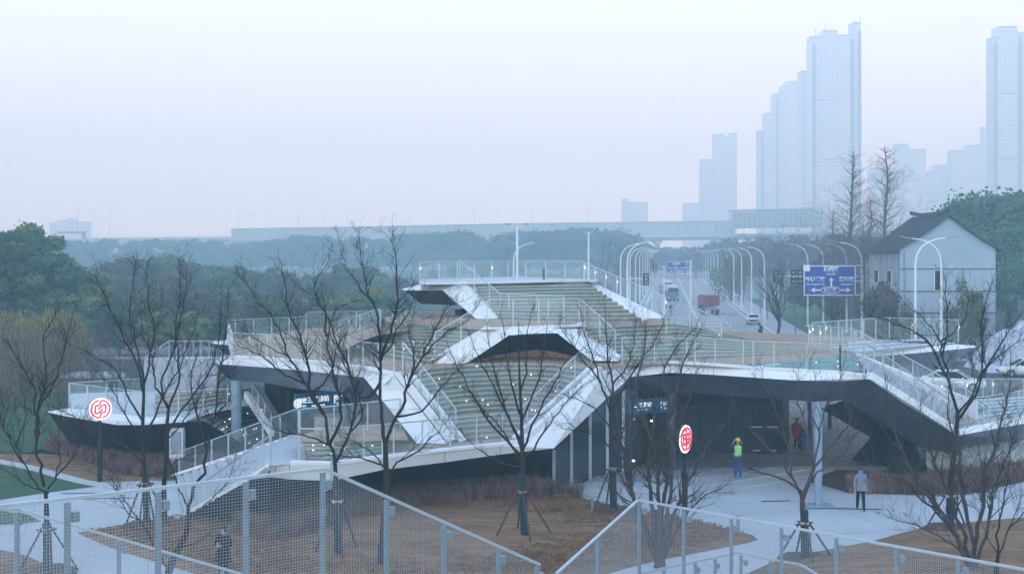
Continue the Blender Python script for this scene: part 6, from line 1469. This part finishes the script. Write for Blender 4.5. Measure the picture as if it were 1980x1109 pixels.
    if 'hair' in extras: part('hair', 'hair', [(1.53, .08, .075, .03), (1.60, .095, .095, .02), (1.67, .092, .098, .012), (1.715, .06, .07, .01), (1.73, .01, .01, .01)])
    if 'helmet' in extras: part('helmet', 'helmet_yellow', [(1.655, .14, .16, -.015), (1.665, .118, .13, 0), (1.72, .108, .12, 0), (1.77, .07, .08, 0), (1.785, .01, .01, 0)], 14)
    if 'cap' in extras:
        part('cap', 'cap_navy', [(1.65, .098, .11, 0), (1.70, .095, .105, 0), (1.74, .06, .07, 0), (1.75, .01, .01, 0)], 12); q = MB().mat('cap_navy'); q.box(Vector((0, -.145, 1.66)) * s, (.13, .11, .015)); q.build('cap_peak', t)
    if 'scarf' in extras: part('scarf', 'scarf_blue', [(1.40, .12, .11, 0), (1.47, .11, .115, -.01), (1.55, .10, .105, .01), (1.62, .10, .09, .035), (1.69, .095, .085, .03), (1.72, .05, .05, .02)], 12)
    if 'vest' in extras:
        part('vest', 'vest_green', [(.98, .175, .135, 0), (1.15, .168, .13, 0), (1.32, .182, .14, 0), (1.42, .16, .115, 0), (1.455, .10, .08, 0)], 14)
        part('vest_tape', 'vest_tape', [(1.08, .176, .137, 0), (1.13, .174, .136, 0)], 14, smooth=False)
    if 'backpack' in extras: q = MB().mat('cloth_blue'); q.box(Vector((0, .16, 1.22)) * s, (.28, .16, .4)); q.build('backpack', t)
    if coat: part('coat_hem', top, [(coat, .20 * bulk, .155 * bulk, 0), (.95, .175 * bulk, .135 * bulk, 0), (1.12, .158 * bulk, .122 * bulk, 0)], 14)
    t.location = Vector(loc); t.rotation_euler = (0, 0, face); return t
def gl_(px, py): v = G(px, py); return v
person(gl_(1664, 985), R(-8), 'walker in grey padded jacket, dark trousers and cap crossing the plaza', 1.64, 'down', .26, 'cloth_grey', 'cloth_black', .80, ('cap', 'scarf'), bulk=1.3)
v = G(1427, 922); v.z = .18
person(G(1427, 923, .18), R(175), 'worker in yellow helmet and green vest standing before the dark entrance', 1.70, 'up', .03, 'cloth_navy', 'cloth_blue', 0, ('helmet', 'vest'), bulk=1.05)
ph = person(gl_(432, 1124) , R(-15), 'person in long black coat looking at a phone behind the near mesh railing', 1.70, 'phone', .0, 'cloth_black', 'cloth_black', .62, ('hair',), bulk=1.25)
q = MB().mat('lamp_grey'); w0 = ph.location + Vector((-.09, -.34, 1.2)); q.box(w0, (.075, .02, .15)); o = q.build('phone'); rebase(o, w0); props(o, 'small phone held by the person in black', 'phone')
person(Vector((pl(1541, 62.5), 62.5, 0)), R(10), 'person in red coat under the roof beyond the black wall', 1.75, 'down', .05, 'cloth_red', 'cloth_black', .7, ('hair',), bulk=1.2)
person(Vector((pl(1553, 62), 62, 0)), R(200), 'crouched looking short person in blue beside the red coated one', 1.25, 'down', .05, 'cloth_blue', 'cloth_navy', .55, ('hair',))
person(Vector((pl(1600, 84), 84, 0)), R(30), 'distant person standing in the light beyond the roof', 1.7, 'down', .1, 'cloth_navy', 'cloth_black', 0, ('hair',))
person(Vector((pl(1641, 88), 88, 0)), R(-60), 'distant dark figure walking beyond the folded roof foot', 1.7, 'down', .12, 'cloth_black', 'cloth_black', 0, ('hair',))
person(Vector((pl(1287, 205), 205, 0)), R(10), 'left one of two pedestrians on the far road', 1.7, 'down', .12, 'cloth_navy', 'cloth_black', 0, ('hair',))
person(Vector((pl(1297, 204), 204, 0)), R(0), 'right one of two pedestrians on the far road', 1.72, 'down', .1, 'cloth_black', 'cloth_black', 0, ('hair',))
# rider on a scooter
sx, sy = pl(1471, 147), 147
t = thing('scooter', (sx, sy, 0), 'dark scooter ridden away from the crossing on the far road', 'scooter')
b = MB().mat('black_metal'); b.box((sx, sy + .1, .45), (.34, 1.0, .35)); b.box((sx, sy - .55, .72), (.30, .5, .16)); b.box((sx, sy + .65, .8), (.3, .12, .7)); b.build('body', t)
for dy in (-.6, .75): b = MB().mat('tyre'); b.tube([(sx - .06, sy + dy, .26), (sx + .06, sy + dy, .26)], .26, 14); b.build('wheel', t)
b = MB().mat('lamp_grey'); b.bar((sx - .35, sy + .6, 1.1), (sx + .35, sy + .6, 1.1), .05); b.build('handlebar', t); b = MB().mat('tail_red'); b.box((sx, sy - .82, .66), (.14, .03, .06)); b.build('tail_light', t)
person((sx, sy - .15, .18), R(180), 'dark clad rider on the scooter at the crossing', 1.5, 'up', .0, 'cloth_black', 'cloth_black', .75, ('hair',), bulk=1.35)
# ------------------------------------------------------------------ the haze in the air
hz = MB(); 
hb = bpy.data.materials.new('haze_air'); hb.use_nodes = True
t = hb.node_tree; t.nodes.clear()
o_ = t.nodes.new('ShaderNodeOutputMaterial'); pv = t.nodes.new('ShaderNodeVolumePrincipled')
pv.inputs['Color'].default_value = (0.56, 0.86, 1.0, 1)
pv.inputs['Absorption Color'].default_value = (1, 1, 1, 1)
pv.inputs['Density'].default_value = HAZE
pv.inputs['Anisotropy'].default_value = 0.0
t.links.new(pv.outputs[0], o_.inputs['Volume'])
MATS['haze_air'] = hb
hz.mat('haze_air'); hz.box((0, 1100, 106.4), (3600, 2440, 215.0)); hz = hz.build('haze')
props(hz, kind='stuff')
